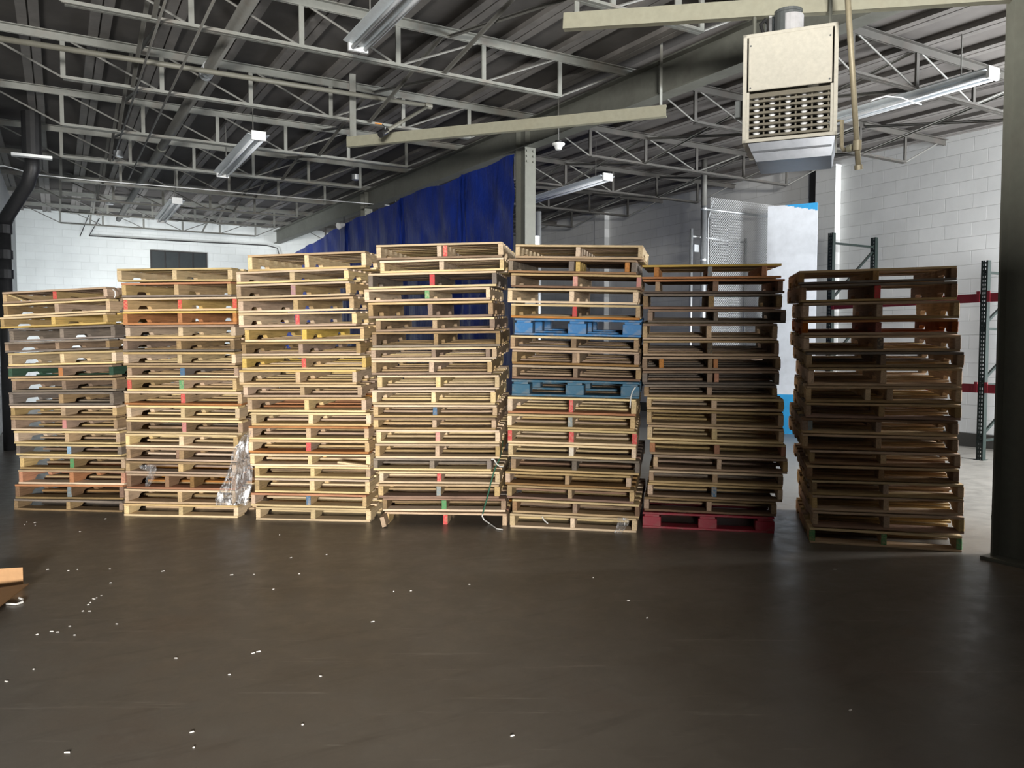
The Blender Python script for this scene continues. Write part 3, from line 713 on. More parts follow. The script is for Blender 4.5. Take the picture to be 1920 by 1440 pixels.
tag(MB().bar(sb, at(1863, 971, 5.4), 0.03, 0.03).bar(sb, at(1900, 945, 5.42), 0.03, 0.03).build('steel_bracket', M_BLACK), 'small black steel bracket sticking out of the near steel post', 'bracket')

# ------------------------------------------------------------------ pallet parts
def part_mesh(bm, name):
    bmesh.ops.recalc_face_normals(bm, faces=bm.faces)
    me = bpy.data.meshes.new(name); bm.to_mesh(me); bm.free(); me.materials.append(W['T']); return me
BT = 0.0165                                                   # board thickness
def board_mesh(w, seed, chip=False):
    """A deck board 1.016 long (local x), width w (y), thickness BT, slightly bowed, with ragged ends."""
    rng = random.Random(seed); bm = bmesh.new(); n = 10; rings = []
    c = 0.0022; amp = rng.uniform(-0.0009, 0.0009)
    for i in range(n + 1):
        x = 1.016 * i / n; zb = amp * math.sin(PI * i / n) + rng.uniform(-.0005, .0005)
        yl, yr = -w / 2 + rng.uniform(-.0015, .0015), w / 2 + rng.uniform(-.0015, .0015)
        if i in (0, n): x += rng.uniform(-.003, .003)
        z0, z1 = zb, zb + BT
        if chip and i in (n - 1, n): yl += 0.03 if i == n else 0.006
        rings.append([bm.verts.new(p) for p in ((x, yl + c, z0), (x, yr - c, z0), (x, yr, z0 + c), (x, yr, z1 - c), (x, yr - c, z1), (x, yl + c, z1), (x, yl, z1 - c), (x, yl, z0 + c))])
    for a, b_ in zip(rings, rings[1:]):
        for k in range(8): bm.faces.new((a[k], a[(k + 1) % 8], b_[(k + 1) % 8], b_[k]))
    bm.faces.new(rings[0][::-1]); bm.faces.new(rings[-1])
    return part_mesh(bm, 'board')
PD, SH, SW = 1.22, 0.089, 0.038
def stringer_mesh(notched, seed):
    """A stringer PD long (local x), SW wide (y), SH high (z), with two fork notches in its underside."""
    rng = random.Random(seed); bm = bmesh.new()
    prof = [(0, 0)]
    if notched:
        for a in (0.165, 0.835):
            prof += [(a, 0), (a + .012, .028), (a + .03, .038), (a + .19, .038), (a + .208, .028), (a + .22, 0)]
    prof += [(PD, 0), (PD, SH), (0, SH)]
    c = 0.003
    for p_ in (0,):
        a = [bm.verts.new((x, -SW / 2 + rng.uniform(-.0012, .0012), z)) for x, z in prof]
        b_ = [bm.verts.new((x, SW / 2 + rng.uniform(-.0012, .0012), z)) for x, z in prof]
        n = len(prof)
        for k in range(n): bm.faces.new((a[k], a[(k + 1) % n], b_[(k + 1) % n], b_[k]))
        fa = bm.faces.new(a); fb = bm.faces.new(b_[::-1])
    bmesh.ops.bevel(bm, geom=[e for e in bm.edges], offset=c, segments=1, affect='EDGES', clamp_overlap=True)
    bmesh.ops.triangulate(bm, faces=[f for f in bm.faces if len(f.verts) > 6])
    return part_mesh(bm, 'stringer')
def block_mesh(lx, ly, lz, name):
    bm = bmesh.new(); bmesh.ops.create_cube(bm, size=1.0)
    bmesh.ops.scale(bm, vec=(lx, ly, lz), verts=bm.verts); bmesh.ops.translate(bm, vec=(lx / 2, 0, lz / 2), verts=bm.verts)
    bmesh.ops.bevel(bm, geom=list(bm.edges), offset=0.004, segments=1, affect='EDGES')
    return part_mesh(bm, name)
LEAD = [board_mesh(0.140, s, s == 3) for s in range(4)]
SLAT = [board_mesh(0.090, 10 + s, s == 3) for s in range(4)]
STR = [stringer_mesh(True, s) for s in range(3)]; STRP = stringer_mesh(False, 9)
BLK = block_mesh(0.14, 0.145, 0.10, 'block'); STB = block_mesh(0.45, SW, SH, 'companion_stringer')
XB = board_mesh(0.10, 77)

def add_part(me, name, root, loc, rotz, scale, tone, col=None, label=None, roty=0.0):
    o = bpy.data.objects.new(name, me); C.objects.link(o); o.parent = root
    o.location = loc; o.rotation_euler = (0, roty, rotz); o.scale = scale
    o.material_slots[0].link = 'OBJECT'; o.material_slots[0].material = W[tone]
    o.color = col if col else (0, 0, 0, 0)
    if label: o['label'] = label
    return o
RELATED = {'F': 'FFFT', 'T': 'TTTFW', 'Y': 'YYYF', 'G': 'GGGW', 'W': 'WWWTG', 'B': 'BBBW', 'O': 'OOTO', 'D': 'DDDB', 'N': 'WWN', 'K': 'BK'}
PNAME = {'r': 'red painted end', 'g': 'green painted end', 'b': 'blue painted end', 'p': 'pink painted end', 'm': 'mauve painted end', 's': 'grey blue painted end',
         'c': 'light blue painted end', 'd': 'blackened end', 'o': 'orange stained end', 'w': 'whitened end'}

def pallet(M, Wd, h, tone, rng, label, group, mids=(0.5,), pm='', pl='', pr='', front=None, stone=None, flip=False, nobottom=False, extra=(), block=None, inset=None):
    """Stringer (or block) pallet: Empty at its base; local x across the front, y to the back, z up."""
    r = bpy.data.objects.new('wooden_pallet', None); C.objects.link(r); r.empty_display_size = 0.1
    r.matrix_world = M; tag(r, label, 'pallet', group)
    sx = Wd / 1.016; x0 = -Wd / 2; yf = -PD / 2
    if block:
        tone = block; bh = h - 3 * BT if h > .12 else h - 2 * BT
        zb = BT
        for iy in (0, 1, 2):
            for ix in (0, 1, 2):
                x = x0 + (0.0725 if ix == 0 else Wd / 2 if ix == 1 else Wd - 0.0725)
                y = yf + (0.0 if iy == 0 else PD / 2 - .07 if iy == 1 else PD - 0.14)
                add_part(BLK, 'block', r, (x, y, zb), PI / 2, (1, 1, bh / 0.10), tone)
        for ix in (0, 1, 2):
            x = x0 + (0.0725 if ix == 0 else Wd / 2 if ix == 1 else Wd - 0.0725)
            add_part(SLAT[ix], 'stringer_board', r, (x, yf + 0.0, zb + bh), PI / 2, (PD / 1.016, 1.3, (h - zb - bh - BT) / BT), tone)
        for k in range(7):
            w = LEAD if k in (0, 3, 6) else SLAT
            y = yf + 0.07 + (PD - 0.14) * k / 6
            add_part(w[k % 3], 'top_board', r, (x0, y, h - BT), 0, (sx, 1, 1), tone if k % 3 else tone)
        for k in range(3):
            y = yf + 0.07 + (PD - 0.14) * k / 2
            add_part(LEAD[k], 'bottom_board', r, (x0, y, 0), 0, (sx, 1, 1), tone)
        return r
    sh = h - (1 if nobottom else 2) * BT - 0.0006; zb = 0.0 if nobottom else BT
    tones = RELATED[tone]
    st = stone or tone
    xs = [(x0 + SW / 2 - .002, pl)] + [(x0 + Wd * m, pm) for m in mids] + [(x0 + Wd - SW / 2 + .002, pr)]
    if inset: xs = [(x0 + Wd * f, q[1]) for f, q in zip(inset, xs)]
    for i, (x, pc) in enumerate(xs):
        me = STR[rng.randrange(3)]
        # local x of the stringer points to the back; flipped pallets carry the notches on top
        sc = (1, rng.uniform(.92, 1.12), sh / SH * (-1 if flip else 1))
        z = zb + (sh if flip else 0)
        t = st if rng.random() < .7 else rng.choice(RELATED[st])
        add_part(me, 'stringer', r, (x, yf + rng.uniform(0.001, 0.008), z), PI / 2, sc, t, PAINT[pc] if pc else None, PNAME[pc] if pc else None)
    for (fx, t, pc) in extra:
        x = x0 + Wd * fx
        add_part(STB, 'companion_stringer', r, (x, yf + rng.uniform(.004, .02), zb), PI / 2, (1, .95, sh / SH), t, PAINT[pc] if pc else None)
    ys = [0.07] + [0.07 + 0.085 + (PD - 0.31) * (k + .5) / 5 for k in range(5)] + [PD - 0.07]
    for k, y in enumerate(ys):
        lead = k in (0, 6); me = (LEAD if lead else SLAT)[rng.randrange(3) if k == 0 else rng.randrange(4)]
        t = front[0] if (front and k == 0) else rng.choice(tones)
        add_part(me, 'top_board', r, (x0, yf + y + (0 if k in (0, 6) else rng.uniform(-.012, .012)), h - BT), 0, (sx, 1, 1), t)
    if not nobottom:
        for k, y in enumerate((0.07, 0.39, 0.61, 0.83, PD - 0.07)):
            lead = k in (0, 4); me = (LEAD if lead else SLAT)[rng.randrange(3) if k == 0 else rng.randrange(4)]
            t = front[1] if (front and len(front) > 1 and k == 0) else rng.choice(tones)
            add_part(me, 'bottom_board', r, (x0, yf + y, 0.0), 0, (sx, 1, 1), t)
    return r

TONEWORD = {'F': 'fresh pale', 'T': 'tan', 'Y': 'golden yellow', 'G': 'grey weathered', 'W': 'worn brown', 'B': 'dark brown', 'O': 'reddish orange', 'D': 'blackened', 'N': 'green stained', 'K': 'rust red'}
MARK = {'r': 'red', 'g': 'green', 'b': 'blue', 'p': 'pink', 'm': 'mauve', 's': 'grey blue', 'c': 'light blue', 'd': 'black', 'o': 'orange', 'w': 'white'}
# every row: tone, options, then the photographed ends of the front top edge (left x, left y, right x, right y), top pallet first
STACKS = [
 dict(name='in stack nearest black drain pipe', short='pallets stacked nearest the drain pipe', yaw=5.8, lean=.03, base=(28, 956, 229, 960.6), rows=[
  ('T', dict(pm='r', stone='T'), 5, 548, 200, 537.5), ('T', {}, 6, 571, 206, 560), ('Y', {}, 0, 595, 200, 586), ('G', {}, 17, 618, 215, 608),
  ('W', dict(front='GG'), 9, 642, 205, 635), ('F', {}, 15.6, 662.5, 217, 657), ('N', dict(pm='o', front='WT'), 15, 687.5, 211, 684), ('W', dict(front='TG'), 21.5, 711, 217.5, 709),
  ('G', {}, 16, 735.6, 212, 735.6), ('T', dict(front='FW'), 19, 761, 217.5, 761), ('W', dict(pm='p', front='TF'), 20.6, 784, 219, 783.5), ('T', dict(front='FF'), 26, 808, 224, 809),
  ('G', dict(pm='c', front='FF'), 30, 832, 227, 835), ('T', dict(pm='g', front='FW'), 36.5, 855.6, 233, 857.5), ('O', dict(front='TF'), 34, 881, 233, 883),
  ('B', dict(pm='s', front='OW'), 28, 909, 230.6, 909), ('G', dict(front='GW', stone='W'), 26, 936, 229, 939)]),
 dict(name='in stack behind clear film', short='pallets stacked behind the clear film', yaw=4.7, lean=.045, base=(233, 967, 444.7, 971.5), rows=[
  ('F', dict(front='FF'), 219.7, 503.9, 434.8, 501.7), ('T', dict(front='OG'), 227.7, 530, 433, 528.6), ('Y', dict(pm='r', pl='r', pr='r', front='FY'), 231, 560, 443.5, 555.6),
  ('O', dict(front='YO'), 230.6, 584.8, 443.5, 582.6), ('F', dict(front='WT'), 235.7, 610.3, 440.6, 609.6), ('W', dict(front='TG'), 230.6, 635.8, 439, 634.4),
  ('F', dict(front='TT'), 231.4, 660, 441, 661), ('W', dict(pm='b', front='TF'), 238, 686, 446, 686), ('T', dict(pm='g', pl='r', front='TF'), 238, 708, 442.6, 710),
  ('T', dict(pm='r', flip=True, front='FO'), 233, 734, 452.7, 735), ('F', dict(front='FF'), 237, 760.5, 447.7, 761.5), ('W', dict(pm='p', front='FF'), 237, 786.7, 453.7, 789.7),
  ('F', dict(front='FF'), 235, 811.8, 444.7, 816.9), ('T', dict(extra=((0.46, 'B', ''),)), 236, 839, 444.7, 842), ('T', dict(), 235, 865, 441.6, 868),
  ('O', dict(mids=(0.37, 0.60), stone='B'), 237, 888, 441.6, 891), ('T', dict(), 233, 916.5, 441, 920.6), ('F', dict(front='TF'), 232, 944.7, 445.7, 947.8)]),
 dict(name='in stack right of clear film', short='pallets stacked right of the film', yaw=5.0, lean=.05, base=(480.6, 974.4, 692.5, 979.3), rows=[
  ('F', {}, 465, 478, 686, 471), ('F', {}, 443.5, 511.5, 653, 501.5), ('T', dict(pm='m', front='FF'), 443.5, 533, 656.5, 528), ('T', dict(front='TF'), 447, 562, 663, 555),
  ('F', dict(pm='r'), 448, 587, 668, 584.5), ('Y', dict(front='YF'), 459, 615, 682.7, 612.5), ('W', dict(front='WF'), 452.6, 642, 675.5, 640.5), ('Y', dict(pm='r', front='FF'), 454, 667.6, 686, 667.6),
  ('Y', dict(front='YY'), 448.5, 694.7, 668, 693), ('T', dict(front='FT'), 456, 722.6, 678, 721.7), ('O', dict(stone='T', front='TF'), 464, 745, 685.7, 747), ('F', dict(front='FT'), 471.8, 774, 694.4, 774),
  ('T', dict(front='OF'), 466, 798.5, 690.5, 800.4), ('T', dict(pm='r', front='TO'), 466, 824.7, 691.5, 826.7), ('F', {}, 469, 850, 694, 853), ('T', dict(front='FF'), 477.6, 875, 694, 875),
  ('F', {}, 477.6, 896.7, 692.5, 899.6), ('T', dict(pm='b', front='OF'), 470, 923, 686.7, 929.7), ('F', {}, 479.6, 950, 694.4, 955)]),
 dict(name='in stack with green strap', short='pallets stacked under the tarp with a green strap', yaw=4.2, lean=.045, base=(729.5, 984.4, 951, 983.7), rows=[
  ('F', dict(extra=((0.545, 'F', 'r'),), front='FW'), 706, 459, 942.6, 453.5), ('F', {}, 712.5, 489.6, 945, 482.4), ('W', dict(pm='r', stone='G', front='FF'), 691, 514, 931, 506.8), ('F', dict(pm='g', front='FT'), 683.6, 543, 919, 538),
  ('W', dict(front='TW'), 691, 567, 923.7, 564.5), ('W', dict(front='FW'), 705, 599, 927, 593.4), ('W', dict(stone='B', front='WG'), 698, 622, 938, 621.4), ('T', dict(front='FF', extra=((0.93, 'W', ''),)), 696, 653, 931, 650),
  ('T', dict(front='FW'), 697, 675.6, 922, 674.6), ('F', {}, 708, 704, 936, 703), ('F', {}, 698, 731, 928.5, 732), ('T', dict(pm='b', front='FT'), 700.4, 759, 931.8, 760),
  ('T', dict(), 700.4, 783.6, 929.6, 783.6), ('F', dict(pm='p'), 706, 806, 937, 807), ('T', dict(front='FF'), 703.7, 832, 937, 833), ('G', dict(front='GF'), 700, 859, 921, 861),
  ('F', dict(pm='r', front='FF'), 711, 883.7, 937, 884.8), ('T', dict(pm='s', front='TB'), 710, 907, 936, 909.5), ('W', dict(pm='g', front='BF'), 717.7, 934, 948, 935), ('O', dict(pm='r', nobottom=True, stone='T', front='T'), 721, 961.6, 950, 961.6)]),
 dict(name='in stack with two blue pallets', short='pallets stacked with two blue ones', yaw=11.0, lean=.052, base=(955, 988, 1193.7, 999.6), rows=[
  ('F', dict(front='FT'), 966, 458.5, 1205, 459.4), ('D', dict(stone='G', extra=((0.55, 'Y', ''), (0.93, 'O', '')), front='WB'), 953, 483.8, 1192.7, 488.3), ('B', dict(pm='p', pr='p', stone='T', front='TB'), 958, 511.8, 1201.7, 516.3),
  ('F', dict(front='FF'), 951.7, 540.7, 1195.4, 543.4), ('T', dict(pm='r', front='FO'), 958, 569.5, 1200, 572.3), ('U', dict(block='U'), 964.4, 596.6, 1202.6, 601),
  ('W', dict(front='FT'), 957, 628.2, 1197, 634.5), ('W', dict(extra=((0.52, 'T', ''),), front='TB'), 960, 655.3, 1198, 660.7), ('W', dict(front='FB'), 960, 684, 1200.8, 689.6), ('V', dict(block='V'), 959.5, 711.4, 1199, 716.9),
  ('F', dict(pm='r', front='FO'), 952, 744, 1192.6, 748.6), ('F', dict(pm='s', front='FT'), 951, 776, 1190.4, 781.4), ('F', dict(pm='r', pl='r', pr='r', front='FF'), 952, 802, 1193.7, 810), ('F', dict(pm='w'), 953, 831.8, 1192.6, 838.3),
  ('D', dict(stone='G', front='GT'), 958.4, 858, 1199, 863.5), ('B', dict(stone='T', front='TB'), 947.5, 882, 1182.7, 894), ('B', dict(stone='T', front='TB'), 950.8, 909.4, 1189, 919.3), ('T', dict(stone='B', front='FT'), 960.6, 936.8, 1199, 945.5), ('F', {}, 956.3, 962, 1193.7, 973)]),
 dict(name='in stack on red pallet', short='pallets stacked on a red one', yaw=11.3, lean=.055, base=(1206, 988.8, 1451.7, 1000.9), rows=[
  ('T', dict(pm='s', front='YO', stone='O', inset=(.105, .495, .88)), 1204.4, 498, 1466, 493), ('D', dict(stone='B', front='OD', inset=(.105, .52, .97)), 1206, 523.3, 1472, 524), ('G', dict(stone='W', front='GB'), 1206, 551, 1466, 551), ('G', dict(front='WG'), 1215, 581, 1474, 581),
  ('T', dict(front='WT'), 1205, 607, 1458, 607), ('W', dict(pm='d', front='TT'), 1206, 638.8, 1460.8, 638.8), ('W', dict(extra=((0.14, 'O', ''), (0.54, 'O', '')), front='TW'), 1205, 668.6, 1463.5, 669.5), ('G', dict(extra=((0.55, 'O', ''),), front='WG'), 1205, 696.6, 1461.7, 694.8),
  ('W', dict(front='GT'), 1208, 722, 1457, 722.8), ('T', dict(front='FT'), 1213, 744, 1469.8, 750), ('T', dict(front='TT'), 1213, 768.3, 1468.8, 774.4), ('F', dict(front='TF'), 1214, 795.5, 1469.8, 805.6),
  ('T', dict(stone='O', front='FT'), 1219, 825.7, 1473.9, 834.8), ('T', dict(front='TW'), 1225, 852.9, 1476.9, 861), ('W', dict(front='FT'), 1217, 882, 1468.8, 890), ('T', dict(pm='b', front='TW'), 1215, 905, 1467.8, 914.3),
  ('W', dict(extra=((0.5, 'K', ''),), front='WB'), 1208, 931.4, 1455.8, 942.5), ('R', dict(block='R'), 1205, 959.6, 1452.7, 970.6)]),
 dict(name='in stack by near steel post', short='dark pallets stacked beside the near post', yaw=15.5, lean=.045, base=(1518.5, 1017.4, 1806, 1036.7), rows=[
  ('B', dict(front='TG'), 1499, 509, 1795, 497), ('W', dict(pm='r', stone='B', front='GT'), 1503, 533.4, 1796, 528.3), ('T', dict(front='TW'), 1507, 568.6, 1800, 562.5), ('K', dict(front='OT'), 1506, 600.8, 1797, 598.8),
  ('T', dict(pm='d', front='TT'), 1508, 630, 1802, 628), ('W', dict(front='GW'), 1513, 661, 1808, 660), ('T', dict(front='TT'), 1517, 689.4, 1805, 691.4), ('T', dict(mids=(0.41, 0.55), front='TW'), 1512, 725.6, 1804, 724.6),
  ('W', dict(front='TB'), 1512, 754, 1802.7, 760.5), ('W', dict(front='BT', extra=((0.05, 'W', 's'),)), 1505.5, 784, 1797, 789.5), ('W', dict(front='TB'), 1505.5, 812, 1797, 821.8), ('T', dict(front='TB'), 1519, 844.4, 1801.6, 851),
  ('B', dict(front='TB'), 1514, 872.4, 1799.5, 880), ('T', dict(front='FT'), 1523, 900.4, 1808, 909), ('T', dict(front='TT'), 1523.8, 929.5, 1808, 936), ('T', dict(front='TB'), 1525, 958.6, 1809, 970.4), ('T', dict(pl='g', pm='g', pr='g', front='FT'), 1518.5, 988.7, 1804.8, 1006)]),
]
FRONT = []
for si, S in enumerate(STACKS):
    rng = random.Random(100 + si)
    bx0, by0, bx1, by1 = S['base']
    mid = floor_at((bx0 + bx1) / 2, (by0 + by1) / 2)
    rows = S['rows']; n = len(rows); info = []
    for i, (tone, opt, xl, yl, xr, yr) in enumerate(rows):
        yaw = math.radians(S['yaw'] + (rng.uniform(-.8, .8) if i < n - 1 else 0)); u = V((math.cos(yaw), -math.sin(yaw), 0)); nb = V((math.sin(yaw), math.cos(yaw), 0))
        p0 = mid + nb * (rng.uniform(-.012, .012) if i < n - 1 else 0)
        L = on(xl, yl, p0, nb); R = on(xr, yr, p0, nb)
        info.append([L, R, u, nb])
    FRONT.append((mid, V((math.sin(math.radians(S['yaw'])), math.cos(math.radians(S['yaw'])), 0))))
    zm = [(L.z + R.z) / 2 for L, R, _, _ in info] + [0.0]
    roll = [math.atan2(R.z - L.z, (V((R.x, R.y, 0)) - V((L.x, L.y, 0))).length) for L, R, _, _ in info]
    for _ in range(3):
        ext = [roll[0]] + roll + [0.0]
        roll = [(ext[k] + 2 * ext[k + 1] + ext[k + 2]) / 4 for k in range(n)]
    roll[-1] = 0.0
    for i, (tone, opt, *_r) in enumerate(rows):
        L, R, u, nb = info[i]; o = dict(opt)
        Wd = (V((R.x, R.y, 0)) - V((L.x, L.y, 0))).length
        dr_ = abs(roll[i] - (roll[i + 1] if i < n - 1 else 0.0)) * 0.6 + (0.005 if i < n - 1 else 0.0004)
        h = zm[i] - zm[i + 1] - dr_
        tau = S['lean'] * min(1.0, zm[i + 1] / 1.25)                 # the backs of the upper pallets sit a little higher
        xd = (u * math.cos(roll[i]) + ZH * math.sin(roll[i])).normalized(); yd = (nb + ZH * tau).normalized(); zd = xd.cross(yd).normalized(); yd = zd.cross(xd)
        c = (V((L.x, L.y, 0)) + V((R.x, R.y, 0))) / 2; c.z = zm[i + 1] + dr_ - 0.0005
        c += yd * (PD / 2)
        M = Matrix(((xd.x, yd.x, zd.x, c.x), (xd.y, yd.y, zd.y, c.y), (xd.z, yd.z, zd.z, c.z), (0, 0, 0, 1)))
        if o.get('block'):
            lw = {'U': 'bright blue block', 'V': 'dull teal blue block', 'R': 'red block'}[o['block']]
        else:
            lw = TONEWORD[tone]
            marks = [MARK[o[k]] for k in ('pm', 'pl', 'pr') if o.get(k)]
        if i == n - 1: place = 'bottom one'
        elif i == 0: place = 'topmost'
        else: place = ORD[i] + ' from top'
        mk = '' if o.get('block') or not marks else (' with %s ends' % marks[0] if len(marks) > 1 else ' with %s end' % marks[0])
        lab = '%s pallet%s, %s %s' % (lw, mk, place, S['name'])
        lab = lab.replace(' in stack', ' in stack').replace('dull teal blue', 'dull blue')
        pallet(M, Wd, h, tone, rng, lab, S['short'], **o)

# splayed loose leg under the fourth stack
p = floor_at(722, 985)
def plain(o): o.color = (0, 0, 0, 0); return o
lg = MB().box(p + V((0.0, 0.05, 0.049)), (1, 0.0, 0.25), (0, 1, 0), (-0.25, 0, 1), 0.034, 0.3, 0.08).build('broken_stringer', W['T'])
tag(plain(lg), 'loose splayed stringer stub at the foot of the stack with green strap', 'board')

# ------------------------------------------------------------------ film, straps, cardboard, scraps
def stack_pt(k, px, py, off):
    m, n_ = FRONT[k]; return on(px, py, m - n_ * off, n_)
rows_ = [(150, 640, 690), (250, 530, 660), (350, 480, 640), (450, 400, 640), (550, 360, 660), (650, 365, 665), (750, 330, 720), (850, 290, 710), (950, 250, 700), (1050, 200, 700), (1150, 150, 665), (1250, 115, 655), (1335, 125, 620)]
def film(rows_, ox, oy, sc, k, off, amp, name, lab, seed):
    gr_ = []; n = 26; rr = []
    for a, b_ in zip(rows_, rows_[1:]):
        for q in range(4):
            f = q / 4; rr.append(tuple(a[t_] + (b_[t_] - a[t_]) * f for t_ in range(3)))
    rr.append(rows_[-1])
    for i, (y, xl, xr) in enumerate(rr):
        row = []
        for q in range(n + 1):
            f = q / n; x = xl + (xr - xl) * f
            d = off + amp * (noise.noise(V((f * 9, i * .22, seed))) + .6 * math.sin(f * 17 + i * .21)) + amp * .6 * noise.noise(V((f * 22, i * .8, seed + 4)))
            row.append(stack_pt(k, ox + x / sc + 0.6 * math.sin(i * 1.7) * (1 - f), oy + y / sc, d))
        gr_.append(row)
    return tag(MB().grid(gr_).build(name, M_FILM), lab, 'plastic film')
film(rows_, 390, 790, 8.47, 1, 0.075, 0.022, 'plastic_film', 'crumpled clear stretch film hanging between the second and third stacks', 2)
film([(902, 300, 440), (915, 300, 460), (930, 310, 462), (945, 330, 470), (965, 390, 460), (1000, 375, 440), (1040, 365, 436), (1075, 360, 415), (1100, 360, 400)], 200, 690, 4.966, 1, 0.035, 0.010, 'plastic_scrap',
     'small twist of clear film dangling low on the second stack', 5)
film([(1260, 1040, 1130), (1290, 1045, 1140), (1320, 1035, 1135), (1350, 1030, 1110), (1380, 1015, 1090), (1405, 1005, 1070)], 930, 695, 4.57, 4, 0.03, 0.012, 'plastic_scrap', 'clear film strip hanging over the bottom pallet with blue ones above', 9)
z8 = lambda x, y: (880 + x / 8, 820 + y / 8)
sp = [stack_pt(3, *z8(x, y), o_) for x, y, o_ in ((500, 60, -.3), (480, 200, -.15), (450, 330, -.02), (385, 470, .03), (330, 650, .03), (270, 900, .03), (220, 1070, .03), (200, 1150, .03))]
tag(MB().tube(sp, 0.006, 6).build('green_strap', M_STRAP), 'green plastic strap trailing down the front of the fourth stack', 'strap')
sp = [stack_pt(3, *z8(200, 1150), .03), stack_pt(3, *z8(192, 1185), .035), stack_pt(3, *z8(222, 1240), .04)] + [floor_at(*z8(x, y), .008) for x, y in ((300, 1290), (410, 1370), (500, 1385))]
tag(MB().tube(sp, 0.005, 6).build('white_strap', M_WSTRAP), 'pale strap end curling onto the floor below the green strap', 'strap')
sp = [stack_pt(3, *z8(x, y), .03) for x, y in ((330, 330), (370, 330), (410, 400), (460, 440), (510, 435))]
tag(MB().tube(sp, 0.005, 6).build('white_strap', M_WSTRAP), 'short white strap sticking out above the green strap', 'strap')
z5 = lambda x, y: (930 + x / 4.57, 695 + y / 4.57)
sp = [stack_pt(4, *z5(x, y), .02) for x, y in ((1195, 140), (1168, 180), (1155, 230), (1148, 320))]
tag(MB().tube(sp, 0.005, 6).build('white_strap', M_WSTRAP), 'white strap curling over the lower blue pallet', 'strap')
sp = [stack_pt(4, *z5(x, y), .02) for x, y in ((395, 1250), (410, 1280), (445, 1310))]
tag(MB().tube(sp, 0.005, 6).build('white_strap', M_WSTRAP), 'white strap bit in the bottom pallet under the blue ones', 'strap')
sp = [stack_pt(0, x / 8, 525 + y / 8, .02) for x, y in ((1690, 140), (1725, 170), (1730, 230), (1715, 265))]
tag(MB().tube(sp, 0.005, 6).build('white_strap', M_WSTRAP), 'white strap bent over the top pallet nearest the drain pipe', 'strap')
# broken lath leaning in the top pallet of the first stack
a_, b2 = stack_pt(0, 14, 551, -.05), stack_pt(0, 52, 565, -.02)
tag(plain(MB().bar(a_, b2, 0.05, 0.012).build('broken_lath', W['F'])), 'pale broken lath lying in the top pallet nearest the drain pipe', 'board')
a_, b2 = stack_pt(2, 635, 866, .01), stack_pt(2, 692, 873, .02)
tag(plain(MB().bar(a_, b2, 0.06, 0.014).build('broken_lath', W['F'])), 'split pale board end poking out of the stack right of film', 'board')
# cardboard at the lower left
cz = 0.0
c1, c2 = floor_at(36, 1100), floor_at(-60, 1106)
d_ = (c2 - c1).normalized()
up1 = MB(); h_ = at(36, 1067, c1.y).z
up1.box((c1 + c2) / 2 + ZH * (h_ / 2) + V((0, .04, 0)), d_, d_.cross(ZH), ZH, (c2 - c1).length, 0.006, h_)
tag(up1.build('cardboard_flap', M_CARD), 'upright tan cardboard flap by the left edge of the floor', 'cardboard')
q0 = [floor_at(54, 1099, .045) + ZH * .01, floor_at(-80, 1200, .045), floor_at(-140, 1125, .045), floor_at(20, 1100, .045)]
for k in range(3):
    q = [p_ - ZH * (0.014 * k) + V((-0.02 * k, -0.012 * k, 0)) for p_ in q0]
    m = MB().hexa(q + [p_ + ZH * .006 for p_ in q])
    tag(m.build('cardboard_sheet', M_CARD2), 'flattened brown cardboard sheet, %s of the pile at the floor edge' % ('uppermost', 'middle', 'lowest')[k], 'cardboard')
sp = [floor_at(x, y, .008) for x, y in ((12, 1132), (30, 1133), (42, 1129), (43, 1124), (36, 1121))]
tag(MB().tube(sp, 0.006, 6).build('white_strap', M_WSTRAP), 'white strap loop under the cardboard sheets', 'strap')
scr = [(89, 1068), (145, 1068), (128, 1070), (206, 1067), (305, 1071), (434, 1078), (476, 1077), (561, 1076), (512, 1105), (698, 1166), (207, 1093), (190, 1117), (176, 1123), (169, 1130), (181, 1121), (165, 1134), (155, 1146), (168, 1146),
       (131, 1174), (219, 1170), (69, 1190), (97, 1184), (108, 1185), (140, 1191), (330, 1234), (63, 1255), (12, 1278), (474, 1225), (484, 1222), (430, 1265), (601, 1268), (567, 1359), (359, 1373), (363, 1402), (126, 1411),
       (738, 1109), (770, 1108), (880, 1096), (1213, 1159), (1565, 1068), (1594, 1332), (960, 1380), (50, 979), (65, 980), (66, 985), (46, 984), (197, 973), (150, 997), (1112, 1083), (1178, 1126), (524, 1003), (545, 1046), (612, 1040)]
protos = []
for k in range(4):
    rr_ = random.Random(k); m = MB(); a_ = 0.0035 + 0.0022 * k
    m.hexa([V((-a_, -.003, 0)), V((a_ * 1.2, -.004, 0)), V((a_, .004, 0)), V((-a_ * .8, .004, 0)), V((-a_ * .9, -.002, .003)), V((a_, -.002, .004)), V((a_ * .8, .003, .0035)), V((-a_ * .7, .003, .003))])
    protos.append(m)
pm_ = []
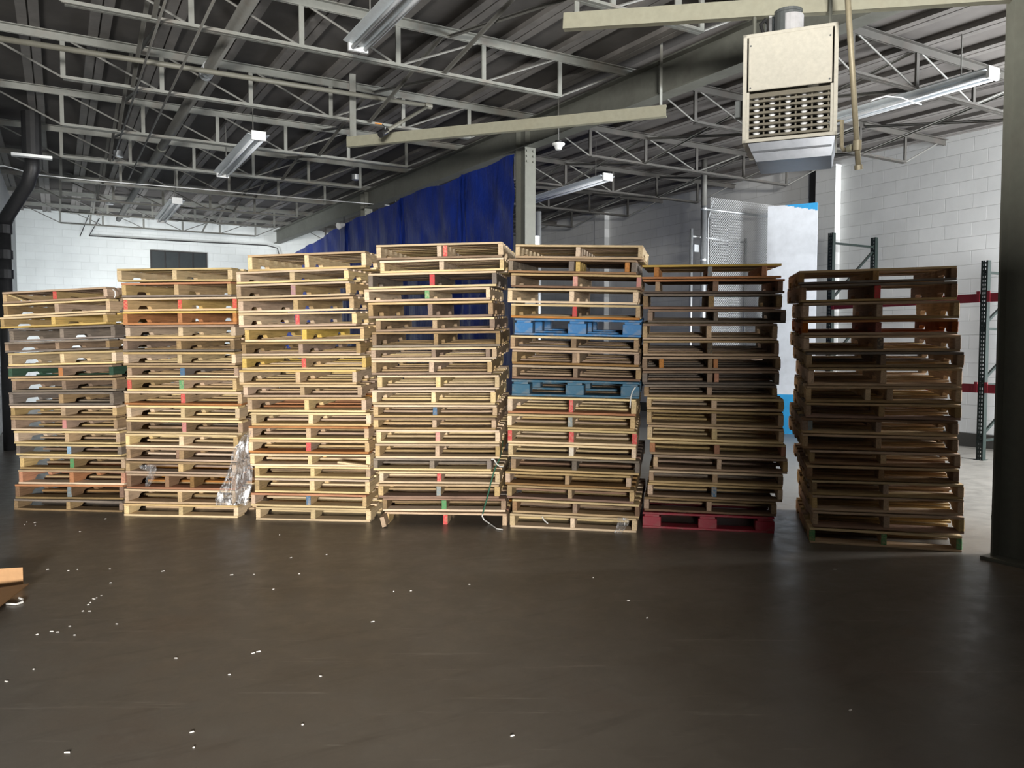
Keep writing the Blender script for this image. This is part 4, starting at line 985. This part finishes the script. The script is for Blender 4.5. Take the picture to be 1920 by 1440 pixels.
for m in protos:
    bmesh.ops.recalc_face_normals(m.bm, faces=m.bm.faces); me = bpy.data.meshes.new('paper_scrap'); m.bm.to_mesh(me); m.bm.free(); me.materials.append(M_SCRAP); pm_.append(me)
rs = random.Random(5)
for (x, y) in scr:
    o = bpy.data.objects.new('paper_scrap', pm_[rs.randrange(4) if (x, y) != (698, 1166) else 3]); C.objects.link(o)
    p = floor_at(x, y); o.location = p; o.rotation_euler = (0, 0, rs.uniform(-.5, .9))
    tag(o, 'tiny white paper scrap on the dark concrete floor', 'scrap', 'white scraps littering the floor')

# ------------------------------------------------------------------ light
def area(name, loc, target, sx, sy, power, col=(1, 1, 1), spread=180):
    d = bpy.data.lights.new(name, 'AREA'); d.shape = 'RECTANGLE'; d.size = sx; d.size_y = sy; d.energy = power; d.color = col; d.spread = math.radians(spread)
    o = bpy.data.objects.new(name, d); C.objects.link(o); o.location = loc
    o.rotation_euler = (V(target) - V(loc)).to_track_quat('-Z', 'Y').to_euler()
    return o
area('loading_door_daylight', (0.5, -6.0, 1.5), (-0.8, 6.0, 1.8), 1.5, 0.9, 2550, (1.0, 0.965, 0.91))
area('right_bay_door_daylight', B(10.4, 0.7, 2.0), B(9.0, 9.0, 1.6), 1.7, 3.2, 1500, (0.96, 0.98, 1.0))
area('back_bay_door_daylight', B(J_LEFT + .12, 18.2, 1.5), B(2.5, 23.3, 2.4), 3.6, 2.2, 460, (0.95, 0.98, 1.0), 130)
wd = bpy.data.worlds.new('dim_daylight'); bpy.context.scene.world = wd; wd.use_nodes = True
bg = wd.node_tree.nodes['Background']; bg.inputs[0].default_value = (0.85, 0.92, 1.0, 1); bg.inputs[1].default_value = 0.045

sc = bpy.context.scene
sc.view_settings.view_transform = 'Standard'; sc.view_settings.look = 'None'; sc.view_settings.gamma = 1; sc.view_settings.use_curve_mapping = False
sc.view_settings.exposure = 0.0
sc.cycles.use_denoising = True
sc.cycles.max_bounces = 6; sc.cycles.diffuse_bounces = 4; sc.cycles.transparent_max_bounces = 12
sc.cycles.sample_clamp_indirect = 4.0
